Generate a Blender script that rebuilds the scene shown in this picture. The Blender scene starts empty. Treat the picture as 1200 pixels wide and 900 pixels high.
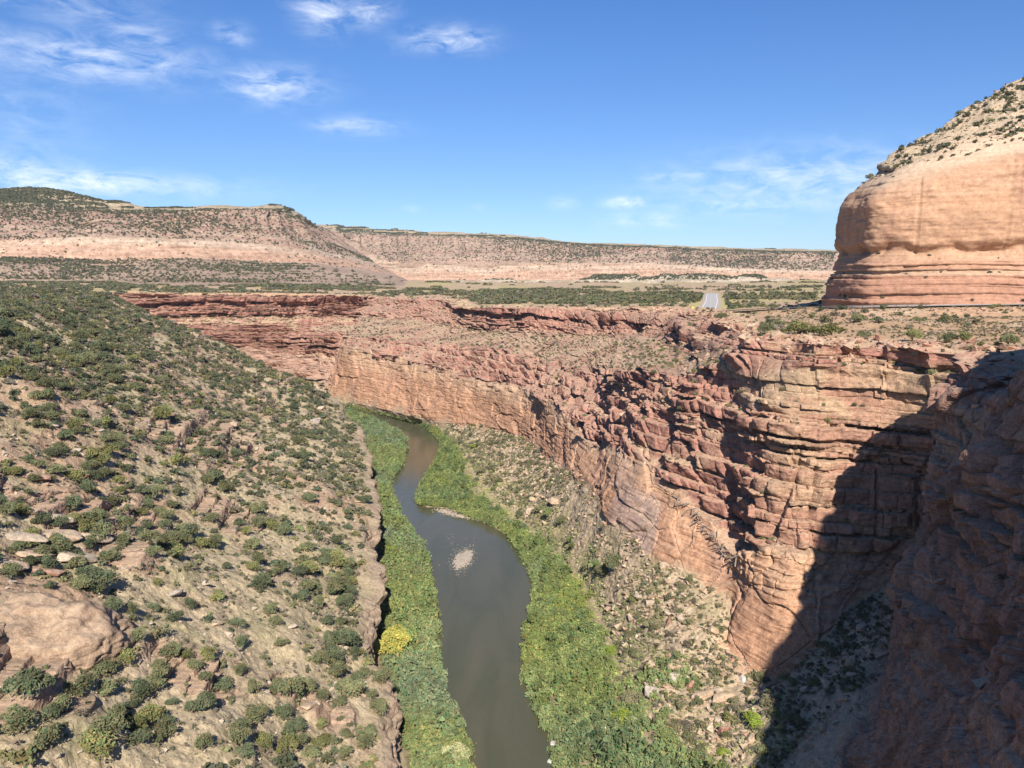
import bpy, bmesh, math, random
import numpy as np
from mathutils import Vector

random.seed(7)
rng = np.random.default_rng(11)
scene = bpy.context.scene
COL = scene.collection
R = math.radians

# ------------------------------------------------------------------ camera model
CAM_Z, PITCH, FPX = 100.0, R(7.7), 924.0
SP, CP = math.sin(PITCH), math.cos(PITCH)

def ray(px, py):
    cx, cy = (px - 600) / FPX, (450 - py) / FPX
    return cx, CP + cy * SP, -SP + cy * CP

def Z(px, py, z):                       # point of the place seen in that direction at height z
    dx, dy, dz = ray(px, py); t = (z - CAM_Z) / dz
    return (dx * t, dy * t, z)

def Y(px, py, y):                       # ... at distance y
    dx, dy, dz = ray(px, py); t = y / dy
    return (dx * t, y, CAM_Z + dz * t)

def project(P):
    P = np.asarray(P, float)
    fw = P[..., 1] * CP - (P[..., 2] - CAM_Z) * SP
    up = P[..., 1] * SP + (P[..., 2] - CAM_Z) * CP
    f = np.maximum(fw, .01)
    return 600 + P[..., 0] / f * FPX, 450 - up / f * FPX, fw

# ------------------------------------------------------------------ noise
def hsh(ix, iy=0, iz=0, seed=0):
    ix = np.asarray(ix).astype(np.int64); iy = np.asarray(iy).astype(np.int64); iz = np.asarray(iz).astype(np.int64)
    h = (ix * 374761393 + iy * 668265263 + iz * 1440662683 + seed * 97531 + 1013904223) & 0xffffffff
    h = ((h ^ (h >> 13)) * 1274126177) & 0xffffffff
    h = ((h ^ (h >> 15)) * 2246822519) & 0xffffffff
    h = h ^ (h >> 16)
    return h / 4294967296.0

def vn(x, y=0.0, z=0.0, seed=0):
    x, y, z = np.broadcast_arrays(np.asarray(x, float), np.asarray(y, float), np.asarray(z, float))
    ix, iy, iz = np.floor(x), np.floor(y), np.floor(z)
    fx, fy, fz = x - ix, y - iy, z - iz
    ux, uy, uz = [f * f * f * (f * (f * 6 - 15) + 10) for f in (fx, fy, fz)]
    out = 0
    for a in (0, 1):
        wa = ux if a else 1 - ux
        for b in (0, 1):
            wb = uy if b else 1 - uy
            for c in (0, 1):
                wc = uz if c else 1 - uz
                out = out + wa * wb * wc * hsh(ix + a, iy + b, iz + c, seed)
    return out * 2 - 1

def fbm(x, y=0.0, z=0.0, o=4, seed=0, g=.5):
    s, a, n, f = 0, 1.0, 0, 1.0
    for k in range(o):
        s = s + a * vn(x * f + k * 17.1, y * f + k * 5.3, z * f - k * 9.7, seed + k); n += a; a *= g; f *= 2.03
    return s / n * 1.6

def worley(x, y, seed=0):
    ix, iy = np.floor(x), np.floor(y)
    f1 = np.full(x.shape, 9.0); f2 = np.full(x.shape, 9.0); cid = np.zeros(x.shape)
    for a in (-1, 0, 1):
        for b in (-1, 0, 1):
            cx = ix + a + hsh(ix + a, iy + b, 1, seed); cy = iy + b + hsh(ix + a, iy + b, 2, seed)
            d = np.hypot(cx - x, cy - y); h = hsh(ix + a, iy + b, 3, seed)
            m = d < f1
            f2 = np.where(m, f1, np.minimum(f2, d)); cid = np.where(m, h, cid); f1 = np.where(m, d, f1)
    return f1, f2, cid

def sstep(a, b, x):
    t = np.clip((x - a) / (b - a), 0, 1); return t * t * (3 - 2 * t)

def mixc(a, b, w):
    return a * (1 - w[..., None]) + np.asarray(b) * w[..., None]

# ------------------------------------------------------------------ objects
def tag(o, label=None, cat=None, group=None, kind=None):
    if label: o['label'] = label
    if cat: o['category'] = cat
    if group: o['group'] = group
    if kind: o['kind'] = kind
    return o

def link(name, me, mat=None, parent=None):
    o = bpy.data.objects.new(name, me); COL.objects.link(o)
    if mat is not None and me is not None and not me.materials: me.materials.append(mat)
    if parent: o.parent = parent
    return o

def mesh_np(name, V, F, smooth=True, col=None, extra=None):
    """F: (n,3) or (n,4) integer array"""
    me = bpy.data.meshes.new(name)
    V = np.ascontiguousarray(V, np.float32); F = np.ascontiguousarray(F, np.int32)
    n, k = F.shape
    me.vertices.add(len(V)); me.vertices.foreach_set('co', V.ravel())
    me.loops.add(n * k); me.loops.foreach_set('vertex_index', F.ravel())
    me.polygons.add(n); me.polygons.foreach_set('loop_start', np.arange(0, n * k, k, dtype=np.int32))
    me.update(calc_edges=True)
    me.polygons.foreach_set('use_smooth', np.full(n, smooth, bool))
    if col is not None:
        a = me.attributes.new('Col', 'FLOAT_COLOR', 'POINT')
        c4 = np.ones((len(V), 4), np.float32); c4[:, :3] = col
        a.data.foreach_set('color', c4.ravel())
    me.update()
    return me

# ------------------------------------------------------------------ materials
class NT:
    def __init__(s, name):
        s.m = bpy.data.materials.new(name); s.m.use_nodes = True
        s.t = s.m.node_tree; s.t.nodes.clear()
    def n(s, typ, ins=None, **kw):
        nd = s.t.nodes.new(typ)
        for k, v in kw.items(): setattr(nd, k, v)
        for k, v in (ins or {}).items():
            if isinstance(v, bpy.types.NodeSocket): s.t.links.new(v, nd.inputs[k])
            else: nd.inputs[k].default_value = v
        return nd
    def math(s, op, a, b=0.0, c=0.0):
        return s.n('ShaderNodeMath', {0: a, 1: b, 2: c}, operation=op).outputs[0]
    def noise(s, vec, scale, detail=4, rough=.55, dist=0.0):
        return s.n('ShaderNodeTexNoise', {'Vector': vec, 'Scale': scale, 'Detail': detail, 'Roughness': rough, 'Distortion': dist}).outputs['Fac']
    def scale(s, vec, v):
        return s.n('ShaderNodeMapping', {'Vector': vec, 'Scale': v}).outputs[0]
    def mixc(s, fac, a, b, blend='MIX'):
        nd = s.t.nodes.new('ShaderNodeMix'); nd.data_type = 'RGBA'; nd.blend_type = blend
        for i, v in ((0, fac), (6, a), (7, b)):
            if isinstance(v, bpy.types.NodeSocket): s.t.links.new(v, nd.inputs[i])
            else: nd.inputs[i].default_value = v if i == 0 else (tuple(v) + (1,) if len(v) == 3 else v)
        return nd.outputs[2]
    def ramp(s, fac, a, b, lo=0.0, hi=1.0):
        return s.n('ShaderNodeMapRange', {'Value': fac, 'From Min': a, 'From Max': b, 'To Min': lo, 'To Max': hi}).outputs[0]
    def out(s, sh):
        o = s.t.nodes.new('ShaderNodeOutputMaterial'); s.t.links.new(sh, o.inputs[0]); return s.m

def rock_mat(name, fine=1.0, bump=.5, strata=.5, dust=(.50, .36, .235), dustw=.55, grain=1.0):
    b = NT(name)
    geo = b.n('ShaderNodeNewGeometry'); pos = geo.outputs['Position']
    col = b.n('ShaderNodeAttribute', attribute_name='Col').outputs['Color']
    n1 = b.noise(pos, .9 * fine, 8, .65)
    n2 = b.noise(b.scale(pos, (.12 * fine, .12 * fine, 1.9 * fine)), 1.0, 5, .6, .3)
    n3 = b.noise(pos, 3.6 * fine, 4, .7)
    v = b.math('MULTIPLY', b.ramp(n1, .28, .74, 1 - .42 * grain, 1 + .40 * grain), b.ramp(n2, .3, .7, 1 - .28 * strata, 1 + .26 * strata))
    v = b.math('MULTIPLY', v, b.ramp(n3, .3, .7, 1 - .22 * grain, 1 + .22 * grain))
    c = b.n('ShaderNodeVectorMath', {0: col, 'Scale': v}, operation='SCALE').outputs[0]
    nz = b.n('ShaderNodeSeparateXYZ', {0: geo.outputs['Normal']}).outputs[2]
    up = b.math('MULTIPLY', b.ramp(nz, .62, .9, 0, 1), b.ramp(n1, .4, .62, .35, 1.0))
    c = b.mixc(b.math('MULTIPLY', up, dustw), c, dust)
    h = b.math('ADD', b.math('MULTIPLY', n1, .7), b.math('ADD', b.math('MULTIPLY', n2, strata), b.math('MULTIPLY', n3, .22)))
    bp = b.n('ShaderNodeBump', {'Height': h, 'Strength': bump, 'Distance': 1.1 / fine})
    bs = b.n('ShaderNodeBsdfPrincipled', {'Base Color': c, 'Roughness': .92, 'Normal': bp.outputs[0], 'Specular IOR Level': .15})
    return b.out(bs.outputs[0])

def leaf_mat(name, c, var=.35, trans=.22, objvar=.25):
    b = NT(name)
    at = b.n('ShaderNodeAttribute', attribute_name='Col').outputs['Color']
    oi = b.n('ShaderNodeObjectInfo').outputs['Random']
    cc = b.n('ShaderNodeVectorMath', {0: at, 1: c}, operation='MULTIPLY').outputs[0]
    cc = b.n('ShaderNodeVectorMath', {0: cc, 'Scale': b.ramp(oi, 0, 1, 1 - objvar, 1 + objvar)}, operation='SCALE').outputs[0]
    d = b.n('ShaderNodeBsdfDiffuse', {'Color': cc, 'Roughness': .9})
    t = b.n('ShaderNodeBsdfTranslucent', {'Color': cc})
    mx = b.n('ShaderNodeMixShader', {0: trans, 1: d.outputs[0], 2: t.outputs[0]})
    return b.out(mx.outputs[0])

def plain_mat(name, c, rough=.8, metal=0.0, nscale=3.0, var=.25):
    b = NT(name)
    pos = b.n('ShaderNodeNewGeometry').outputs['Position']
    n = b.noise(pos, nscale, 5, .6)
    cc = b.n('ShaderNodeVectorMath', {0: c, 'Scale': b.ramp(n, .3, .7, 1 - var, 1 + var)}, operation='SCALE').outputs[0]
    bs = b.n('ShaderNodeBsdfPrincipled', {'Base Color': cc, 'Roughness': rough, 'Metallic': metal})
    return b.out(bs.outputs[0])

M_wall = rock_mat('canyon_rock', 1.0, .45, .55)
M_hill = rock_mat('hillside_soil', 1.3, .55, .1, dust=(.42, .32, .20), dustw=.22)
M_ground = rock_mat('plateau_soil', .5, .35, .0, dust=(.44, .33, .20), dustw=.1)
M_dome = rock_mat('slickrock', .7, .22, .28, dust=(.50, .36, .24), dustw=.35, grain=.6)
M_mesa = rock_mat('mesa_rock', .12, .5, .7, dust=(.40, .30, .215), dustw=.25)

LEAF = {
    'juniper': leaf_mat('juniper_foliage', (.215, .215, .110), trans=.38),
    'pinyon': leaf_mat('pinyon_foliage', (.158, .175, .096), trans=.38),
    'yellowgreen': leaf_mat('rabbitbrush_foliage', (.24, .232, .095), trans=.34),
    'sage': leaf_mat('sage_foliage', (.200, .180, .100)),
    'grey': leaf_mat('grey_brush', (.170, .142, .100)),
    'willow': leaf_mat('willow_foliage', (.205, .232, .094), trans=.34),
    'cottonwood': leaf_mat('yellow_cottonwood_foliage', (.50, .46, .12), trans=.35, objvar=.05),
    'silver': leaf_mat('silver_brush_foliage', (.34, .34, .17), objvar=.05),
    'bright': leaf_mat('bright_willow_foliage', (.22, .27, .05), objvar=.08),
    'far': leaf_mat('far_scrub_foliage', (.124, .124, .070), trans=.3, objvar=0),
}
M_bark = plain_mat('juniper_bark', (.14, .10, .075), .95)
M_boulder = rock_mat('boulder_rock', 1.6, .5, .3, dust=(.58, .46, .32), dustw=.5)

# ------------------------------------------------------------------ lofts: surfaces through feature curves
def hermite(t, pts, tq):
    pts = np.asarray(pts, float); n = len(t)
    m = np.zeros_like(pts)
    d = (pts[1:] - pts[:-1]) / (t[1:] - t[:-1])[:, None]
    m[0], m[-1] = d[0], d[-1]
    w = (t[1:-1] - t[:-2])[:, None]; v = (t[2:] - t[1:-1])[:, None]
    m[1:-1] = (d[:-1] * v + d[1:] * w) / (v + w)
    m *= .8
    i = np.clip(np.searchsorted(t, tq, side='right') - 1, 0, n - 2)
    h = (t[i + 1] - t[i]); s = ((tq - t[i]) / h)[:, None]; h = h[:, None]
    return ((2*s**3 - 3*s**2 + 1) * pts[i] + (s**3 - 2*s**2 + s) * h * m[i]
            + (-2*s**3 + 3*s**2) * pts[i+1] + (s**3 - s**2) * h * m[i+1])

def loft(curves, rows, k, ref, mind=60.0):
    """curves: list of (n_station, 3); rows: rows per band; k: spacing as a share of the distance"""
    C = [np.asarray(c, float) for c in curves]
    rc = C[ref]; ch = np.linalg.norm(np.diff(rc, axis=0), axis=1) + np.linalg.norm(np.diff(C[ref + 1], axis=0), axis=1) + 2
    t = np.concatenate([[0], np.cumsum(ch)])
    tq = np.linspace(0, t[-1], 6000)
    cq = hermite(t, rc, tq)
    d = np.maximum(np.linalg.norm(cq - np.array([0, 0, CAM_Z]), axis=1), mind)
    seg = np.linalg.norm(np.diff(cq, axis=0), axis=1) / (d[1:] * k) + 1e-4
    cum = np.concatenate([[0], np.cumsum(seg)])
    nu = int(cum[-1]) + 2
    tu = np.interp(np.linspace(0, cum[-1], nu), cum, tq)
    K = [hermite(t, c, tu) for c in C]
    uarc = np.concatenate([[0], np.cumsum(np.linalg.norm(np.diff(K[ref], axis=0), axis=1))])
    P, vv = [], []
    for b in range(len(K) - 1):
        r = rows[b]
        for j in range(r + (1 if b == len(K) - 2 else 0)):
            f = j / r
            P.append(K[b] * (1 - f) + K[b + 1] * f); vv.append(b + f)
    P = np.stack(P, 1)                                  # nu, nv, 3
    return P, np.array(vv), uarc, np.interp(tu, t, np.arange(len(t)))

def normals(P):
    a = np.gradient(P, axis=0); b = np.gradient(P, axis=1)
    n = np.cross(a, b); n /= np.linalg.norm(n, axis=2, keepdims=True) + 1e-9
    return n

def smooth_v(A, w):
    k = np.ones(2 * w + 1) / (2 * w + 1)
    pad = np.pad(A, ((0, 0), (w, w)) + ((0, 0),) * (A.ndim - 2), mode='edge')
    out = np.zeros_like(A)
    for i in range(2 * w + 1): out += pad[:, i:i + A.shape[1]] * k[i]
    return out

def grid_faces(nu, nv):
    i = np.arange(nu * nv).reshape(nu, nv)
    return np.stack([i[:-1, :-1], i[1:, :-1], i[1:, 1:], i[:-1, 1:]], -1).reshape(-1, 4)

def grid_obj(name, P, col, mat, flip=False, keep=None, smooth=True):
    nu, nv = P.shape[:2]; F = grid_faces(nu, nv)
    if flip: F = F[:, ::-1]
    if keep is not None: F = F[keep.ravel()]
    me = mesh_np(name, P.reshape(-1, 3), F, smooth, col.reshape(-1, 3))
    return tag(link(name, me, mat), kind='structure')

def make_layers(z0, z1, lo, hi, seed, forced=()):
    r = np.random.default_rng(seed); b = [z0]
    while b[-1] < z1: b.append(b[-1] + lo * (hi / lo) ** (r.random() ** 1.6))
    for f0, f1 in forced:
        b = [q for q in b if q < f0 - .4 or q > f1 + .4] + [f0, f1]
    return np.array(sorted(b))

def strata(u, z, bounds, seed, amp, blk, gap, wide=1.0, over=None):
    i = np.clip(np.searchsorted(bounds, z) - 1, 0, len(bounds) - 2)
    th = bounds[i + 1] - bounds[i]; f = np.clip((z - bounds[i]) / th, 0, 1)
    bw = (.8 + th * (.9 + 1.8 * hsh(i, 4, 0, seed))) * wide
    uu = u / bw + hsh(i, 9, 0, seed) * 50 + .35 * vn(u / (2.2 * bw), i * 3.1, 0, seed) + .12 * (f - .5) * (hsh(i, 2, 2, seed) - .5)
    bi = np.floor(uu); fu = uu - bi
    r = hsh(i, bi, 5, seed)
    lp = amp * (hsh(i, 1, 0, seed) - .5) * 1.5 + amp * 1.1 * vn(u / (17 * wide), i * 3.7, 0, seed + 3)
    soft = hsh(i, 7, 1, seed) < .3
    if over is not None:
        for k, v in over.items():
            m = (bounds[i] > k - .05) & (bounds[i] < k + .05); lp = np.where(m, v + .35 * lp, lp); soft = soft & ~m
    lp = lp - soft * amp * .9
    ef = (1 - np.abs(2 * f - 1) ** 9) * (.72 + .28 * f); eu = 1 - np.abs(2 * fu - 1) ** 12
    d = lp + blk * (r - .5) * np.where(soft, .35, 1) - gap * (1 - ef) * (.4 + .6 * hsh(i, bi, 6, seed)) - gap * .75 * (1 - eu) * np.where(soft, .2, 1)
    d = d - (r > .9) * blk * .9
    return d, i, r, f, soft, th

SUN = np.array([.085, -1.0, .78]); SUN /= np.linalg.norm(SUN)

# ------------------------------------------------------------------ the canyon wall on the far bank
ST = [  # water, bank, wall foot, slab top, ledge top, upper foot, rim
 ((-700,790,0), (-700,798,3), (-700,812,12), (-700,822,40), (-700,832,55), (-700,850,62), (-700,858,84)),
 ((-420,735,0), (-418,745,3), (-415,760,12), (-405,770,36), (-400,784,52), (-397,792,60), (-390,800,83)),
 ((-285,692,0), (-283,702,3), (-278,722,14), (-268,756,34), (-264,772,54), (-260,790,62), (-252,806,83)),
 ((-168,648,0), (-166,656,3), (-163,670,10), (-160,708,28), (-160,735,48), (-163,788,61), (-166,826,81)),
 ((-146,622,0), (-146,626,2), (-146,631,5), Y(400,406,638), Y(410,395,656), Y(430,372,760), Y(440,350,820)),
 (Z(440,485,0), Z(447,484,2), Z(452,480,6), Y(468,418,566), Y(488,402,590), Y(500,375,690), Y(516,352,750)),
 (Z(505,507,0), Z(520,508,3), Z(535,497,10), Y(545,441,487), Y(560,407,520), Y(560,386,606), Y(545,361,640)),
 (Z(518,526,0), Z(540,530,3), Z(566,500,13), Y(575,450,462), Y(590,412,488), Y(588,386,565), Y(580,361,590)),
 (Z(495,570,0), Z(560,560,3), Z(602,510,16), Y(605,452,434), Y(622,418,458), Y(612,386,530), Y(612,362,546)),
 (Z(532,599,0), Z(600,600,3), Z(655,548,21), Y(663,487,338), Y(690,437,366), Y(692,392,470), Y(692,362,496)),
 (Z(590,625,0), Z(640,635,4), Z(688,560,29), Y(700,522,290), Y(722,434,316), Y(745,391,425), Y(750,362,455)),
 (Z(622,672,0), Z(690,690,5), Z(714,608,26), Y(735,532,247), Y(747,434,268), Y(775,401,360), Y(788,364,418)),
 (Z(627,700,0), Z(710,730,5), Z(760,650,24), Y(788,560,222), Y(795,440,240), Y(808,406,300), Y(830,372,330)),
 (Z(617,740,0), Z(730,790,5), Z(820,685,22), Y(836,608,201), Y(850,428,220), Y(850,408,232), Y(857,391,244)),
 (Z(617,775,0), Z(745,830,5), Z(858,712,20), Y(862,650,188), Y(872,480,197), Y(875,422,207), Y(872,397,214)),
 (Z(618,800,0), Z(760,850,5), Z(852,757,14), Y(885,640,181), Y(892,480,190), Y(895,426,199), Y(892,401,204)),
 (Z(628,830,0), Z(772,870,6), Z(900,800,12), Y(930,645,173), Y(935,500,182), Y(935,430,190), Y(935,402,193)),
 (Z(640,850,0), Z(800,885,6), Z(950,778,18), Y(988,650,174), Y(1000,500,181), Y(1000,430,185), Y(1000,407,187)),
 (Z(650,880,0), Z(840,900,7), Z(990,720,26), Y(1050,640,174), Y(1058,500,177), Y(1060,430,179), Y(1058,411,181)),
 (Z(655,900,0), Z(885,905,10), Z(1035,690,31), Y(1088,620,170), Y(1102,500,170), Y(1106,436,169), Y(1112,415,168)),
 ((12,128,0), (44,130,9), (65,136,22), (72.5,139,40), (75.5,139.5,66), (76.5,139.5,79), (79.5,141,84.5)),
 ((13,115,0), (41,118,8), (60,126,17), (69.5,126,40), (75,126,68), (79.5,126,79), (85,126,84)),
 ((14,102,0), (38,106,8), (55,116,12), (66,112,40), (74,111,74), (85,110,104), (96,109,120)),  # tops here and in the next row, out of view, raised to shade the wall
 ((15,70,0), (24,78,8), (43,88,18), (56,83,50), (65,81,74), (76,80,104), (90,79,126)),
 ((14,40,0), (19,46,7), (30,55,15), (44,50,48), (56,48,80), (66,46,98), (90,44,114)),
 ((12,0,0), (17,0,7), (30,0,15), (50,-5,48), (66,-8,84), (76,-10,104), (100,-20,116)),
]
ST = [[np.array(p, float) for p in s] for s in ST]
NS = len(ST)
rim = np.array([s[6] for s in ST])
# outward (away from the canyon) direction at the rim
tan = np.gradient(rim, axis=0); outn = np.stack([-tan[:, 1], tan[:, 0], 0 * tan[:, 0]], 1)
outn /= np.linalg.norm(outn, axis=1, keepdims=True)
for i, d_ in {13: (.75, .66), 14: (.55, .83), 15: (.35, .94), 16: (.2, .98), 17: (.2, .98), 18: (.35, .94), 19: (.7, .71)}.items(): outn[i] = (*d_, 0)
for i in range(13): 
    w = rim[i] - ST[i][3]
    if np.dot(outn[i][:2], w[:2]) < 0: outn[i] *= -1
for i in range(20, NS): outn[i] = (1, .15, 0)
BACK = [22] * NS
Q = rim + outn * 20; Q[:, 2] = rim[:, 2] + 1.2
Q2 = rim + outn * 32; Q2[:, 2] = rim[:, 2] - 2.0
for i in range(20, NS): Q[i][2] = rim[i][2] + 2; Q2[i] = rim[i] + outn[i] * 60; Q2[i][2] = rim[i][2] - 12
Q2[20] = rim[20] + outn[20] * 34
W0 = np.array([s[0] for s in ST]); Bk = np.array([s[1] for s in ST])
dirw = Bk - W0; dirw[:, 2] = 0; dirw /= np.linalg.norm(dirw, axis=1, keepdims=True) + 1e-6
BED = W0 - dirw * 5; BED[:, 2] = -1.5
W0 = W0.copy(); W0[:, 2] = .15
curves = [BED, W0] + [np.array([s[j] for s in ST]) for j in range(1, 7)] + [Q, Q2]
#  bands: 0 bed, 1 bank, 2 talus, 3 slab, 4 ledges, 5 bench, 6 upper ledges, 7 rim top, 8 hem
P, vv, U, st = loft(curves, [4, 30, 56, 84, 150, 90, 74, 26, 5], .0021, 4)
nu, nv = P.shape[:2]
N = smooth_v(normals(P), 5)
N /= np.linalg.norm(N, axis=2, keepdims=True) + 1e-9
sgn = np.sign(np.mean(N[:, nv // 2, 2])) or 1.0
N *= sgn
Hn = np.linalg.norm(N[..., :2], axis=2); cot = np.clip(N[..., 2] / (Hn + .08), 0, 6)
Hd = N.copy(); Hd[..., 2] *= 0; Hd /= np.linalg.norm(Hd, axis=2, keepdims=True) + 1e-6
x, y, z = P[..., 0], P[..., 1], P[..., 2]
Um = np.repeat(U[:, None], nv, 1); V = np.repeat(vv[None], nu, 0) ; S_ = np.repeat(st[:, None], nv, 1)
zw = z + 1.6 * fbm(x / 45, y / 45, 0, 3, 21) + .35 * vn(x / 7, y / 7, z / 9, 22)
Vn = V + .16 * fbm(x / 14, y / 14, z / 10, 3, 31)
near = sstep(9.0, 12.0, S_)
# ledgy red beds
LB = make_layers(0, 150, .6, 5.2, 5, forced=((74.6, 79.6), (72.6, 74.6)))
jf1, jf2, jid = worley(Um / 11, zw / 60, 61)
zw = zw + 1.3 * (jid - .5) * sstep(0, .06, jf2 - jf1)
dst, li, lr, lf, lsoft, lth = strata(Um, zw, LB, 5, 1.25, 1.75, .9, 1.0, over={74.6: 1.6, 72.6: -1.3})
far_s = 1 + .6 * (1 - near)
terr = (lf - .5) * lth * cot * sstep(.15, .6, vn(x / 26, y / 26, z / 20, 44) + .55) * .95
terr = np.clip(terr, -4, 4)
rough = fbm(x / 3.2, y / 3.2, z / 2.0, 4, 50) * .35
led = dst * far_s + terr + rough * 1.4
# joints: deep vertical clefts in the ledges
led = led * (1 - .25 * sstep(19.2, 20.2, S_)) + sstep(19.2, 20.2, S_) * (2.6 * fbm(x / 9, y / 9, z / 22, 4, 67) - 2.4 * np.abs(fbm(Um / 10, z / 45, 0, 4, 68)) + 1.0)
b1, b2, bid = worley(Um / 5.0 + .4 * vn(Um / 6, z / 6, 0, 69), z / 7.5 + .3 * vn(Um / 5, z / 5, 0, 64), 65)
led = led + sstep(19.2, 20.2, S_) * ((bid - .5) * 3.0 - 1.3 * (1 - sstep(0, .07, b2 - b1)))
led -= 1.6 * (1 - sstep(.0, .10, jf2 - jf1)) * (vn(Um / 30, z / 12, 0, 62) > -.1)
led += (jid - .5) * 2.2 * near + fbm(x / 20, y / 20, z / 25, 3, 66) * 2.6
# smooth slab: broad swells, sheet-like flakes, few long cracks
f1, f2, cid = worley((Um + .7 * z + 5 * fbm(x / 20, y / 20, z / 20, 2, 71)) / 13, (z - .35 * Um + 4 * vn(x / 13, y / 13, z / 9, 73)) / 9.0, 72)
slab = fbm(x / 18, y / 18, z / 14, 4, 70) * 1.5 + (cid - .5) * 1.7 * sstep(0, .16, f2 - f1) - .55 * (1 - sstep(0, .05, f2 - f1)) * (cid > .35) + fbm(x / 4, y / 4, z / 3, 3, 74) * .22
slab += .25 * fbm(Um / 9, z / .9, 0, 2, 77)
talus = fbm(x / 9, y / 9, z / 9, 5, 80, .55) * 1.0 + .25 * np.abs(fbm(x / 1.6, y / 1.6, z / 1.6, 2, 81))
bank = fbm(x / 6, y / 6, 0, 3, 84) * .35
tplan = fbm(x / 6, y / 6, z / 5, 4, 86) * .6
wS = sstep(2.85, 3.12, Vn + .0) * (1 - sstep(3.9, 4.06, Vn))
wL = sstep(3.92, 4.08, Vn) * (1 - sstep(7.05, 7.6, V + .35 * fbm(x / 9, y / 9, 0, 3, 33)))
buttress = sstep(13.6, 14.4, S_) * (1 - sstep(19.0, 20.0, S_))         # the slab grows ledges on the buttress and on the shaded wall
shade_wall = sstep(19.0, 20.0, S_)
wB = 1 - sstep(1.8, 2.1, V)
wT = np.clip(1 - wS - wL - wB, 0, 1) * (1 - sstep(6.9, 7.3, V))
wP = 1 - (1 - sstep(7.05, 7.6, V + .35 * fbm(x / 9, y / 9, 0, 3, 33)))
benchm = sstep(5.0, 5.15, Vn) * (1 - sstep(5.85, 6.0, Vn))
slab2 = slab + (.45 * led) * np.clip(buttress * .7 * sstep(3.25, 3.7, V) + shade_wall * .9, 0, 1)
farw = 1 - sstep(3.3, 3.85, S_)
led_eff = led * (1 - .45 * benchm) * (1 + .9 * farw) - farw * 3.0 * np.abs(fbm(Um / 26, z / 60, 0, 3, 88))
slab2_far = 1.6 * led
amp_near = 1 - .0 * near
slab2 = slab2 * (1 - farw) + slab2_far * farw
led_eff = led_eff + fbm(x / 11, y / 11, 0, 3, 35) * 2.6 * sstep(5.6, 6.4, V) * (1 - shade_wall)
D = wS * slab2 + wL * led_eff + wT * talus + wB * bank + wP * tplan
edge0 = sstep(1.0, 1.3, V); edge1 = 1 - sstep(7.8, 8.0, V)
D = D - farw * (13 * np.exp(-((x + 284) / 4.5) ** 2 - ((z - 33) / 6.0) ** 2) + 11 * np.exp(-((x + 222) / 4.0) ** 2 - ((z - 58) / 5.0) ** 2))
D = D * edge0 * edge1
dirv = Hd * (wS * .9 + wL * .92)[..., None] + N * (wT + wB + wP + .1 * (wS + wL))[..., None]
PW = P + dirv * D[..., None]
PW[..., 2] = np.where(V < 1.0, np.minimum(PW[..., 2], .15), PW[..., 2])
PW[..., 2] = np.where((V >= 1) & (V < 2), np.maximum(PW[..., 2], .12), PW[..., 2])
# colours (albedo of the beds, plus a shade tint on the near wall)
c_slab = np.array([.43, .235, .140]); c_red = np.array([.305, .150, .108]); c_tal = np.array([.42, .315, .205]); c_pl = np.array([.42, .255, .158])
C = np.zeros(P.shape) + c_tal
C = mixc(C, (.13, .12, .055), wB * .8)
big = fbm(x / 30, y / 30, z / 18, 4, 90)
cs = np.ones(P.shape) * c_slab * (1 + .16 * big[..., None])
pale = sstep(3.55, 3.9, V + .15 * big) * (1 - .6 * near)
cs = mixc(cs, (.50, .34, .215), pale * .55)
var = sstep(.25, .85, fbm(Um / 13, z / 30, 0, 5, 93, .6) + .1)              # desert varnish streaks
cs = mixc(cs, (.29, .15, .11), var * .5)
lav = sstep(10.4, 11.6, S_) * (1 - sstep(13.4, 13.9, S_)) * sstep(.0, .5, vn(Um / 12, z / 14, 0, 96) + .45)
cs = mixc(cs, (.34, .245, .20), lav * .75)
cs = mixc(cs, (.35, .215, .158), farw * .85)
C = mixc(C, np.zeros(3), wS * 0) * (1 - wS[..., None]) + cs * wS[..., None]
tint = hsh(li, 12, 0, 5)
cl = np.ones(P.shape) * c_red * (1 + .22 * (hsh(li, 13, 0, 5) - .5) + .22 * (lr - .5) + .18 * big)[..., None]
cl = mixc(cl, (.43, .27, .175), ((tint > .72) * .7) * np.ones_like(z))
cl = mixc(cl, (.40, .235, .15), .50 * sstep(13.5, 15.5, S_) * (1 - sstep(5.9, 6.2, V)))
cl = mixc(cl, (.46, .31, .19), sstep(.25, .7, fbm(x / 22, y / 22, z / 7, 3, 98)) * .6 * near)
cl = mixc(cl, c_tal * np.array([.98, .90, .85]), benchm * sstep(-.1, .5, fbm(x / 12, y / 12, z / 9, 3, 99) + .25) * .85)
C = C * (1 - wL[..., None]) + cl * wL[..., None]
C = mixc(C, c_tal * .97, wT * .0)
cg = mixc(np.ones(P.shape) * c_pl, (.40, .33, .15), sstep(.1, .7, fbm(x / 25, y / 25, 0, 4, 100)) * .5)
C = C * (1 - wP[..., None]) + cg * wP[..., None]
grn = wT * sstep(.0, .55, fbm(x / 8, y / 8, 0, 4, 103) + .25 * (2.6 - V) * 1.3)
C = mixc(C, (.235, .215, .095), grn * .55)
C = mixc(C, (.25, .150, .115), shade_wall * (wS + wL) * .6)  # shade painted into the rock colour of the near wall
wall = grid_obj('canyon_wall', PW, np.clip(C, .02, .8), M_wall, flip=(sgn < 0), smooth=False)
NW = normals(PW) * sgn
RW = dict(P=PW, N=NW, V=V, S=S_)

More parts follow.
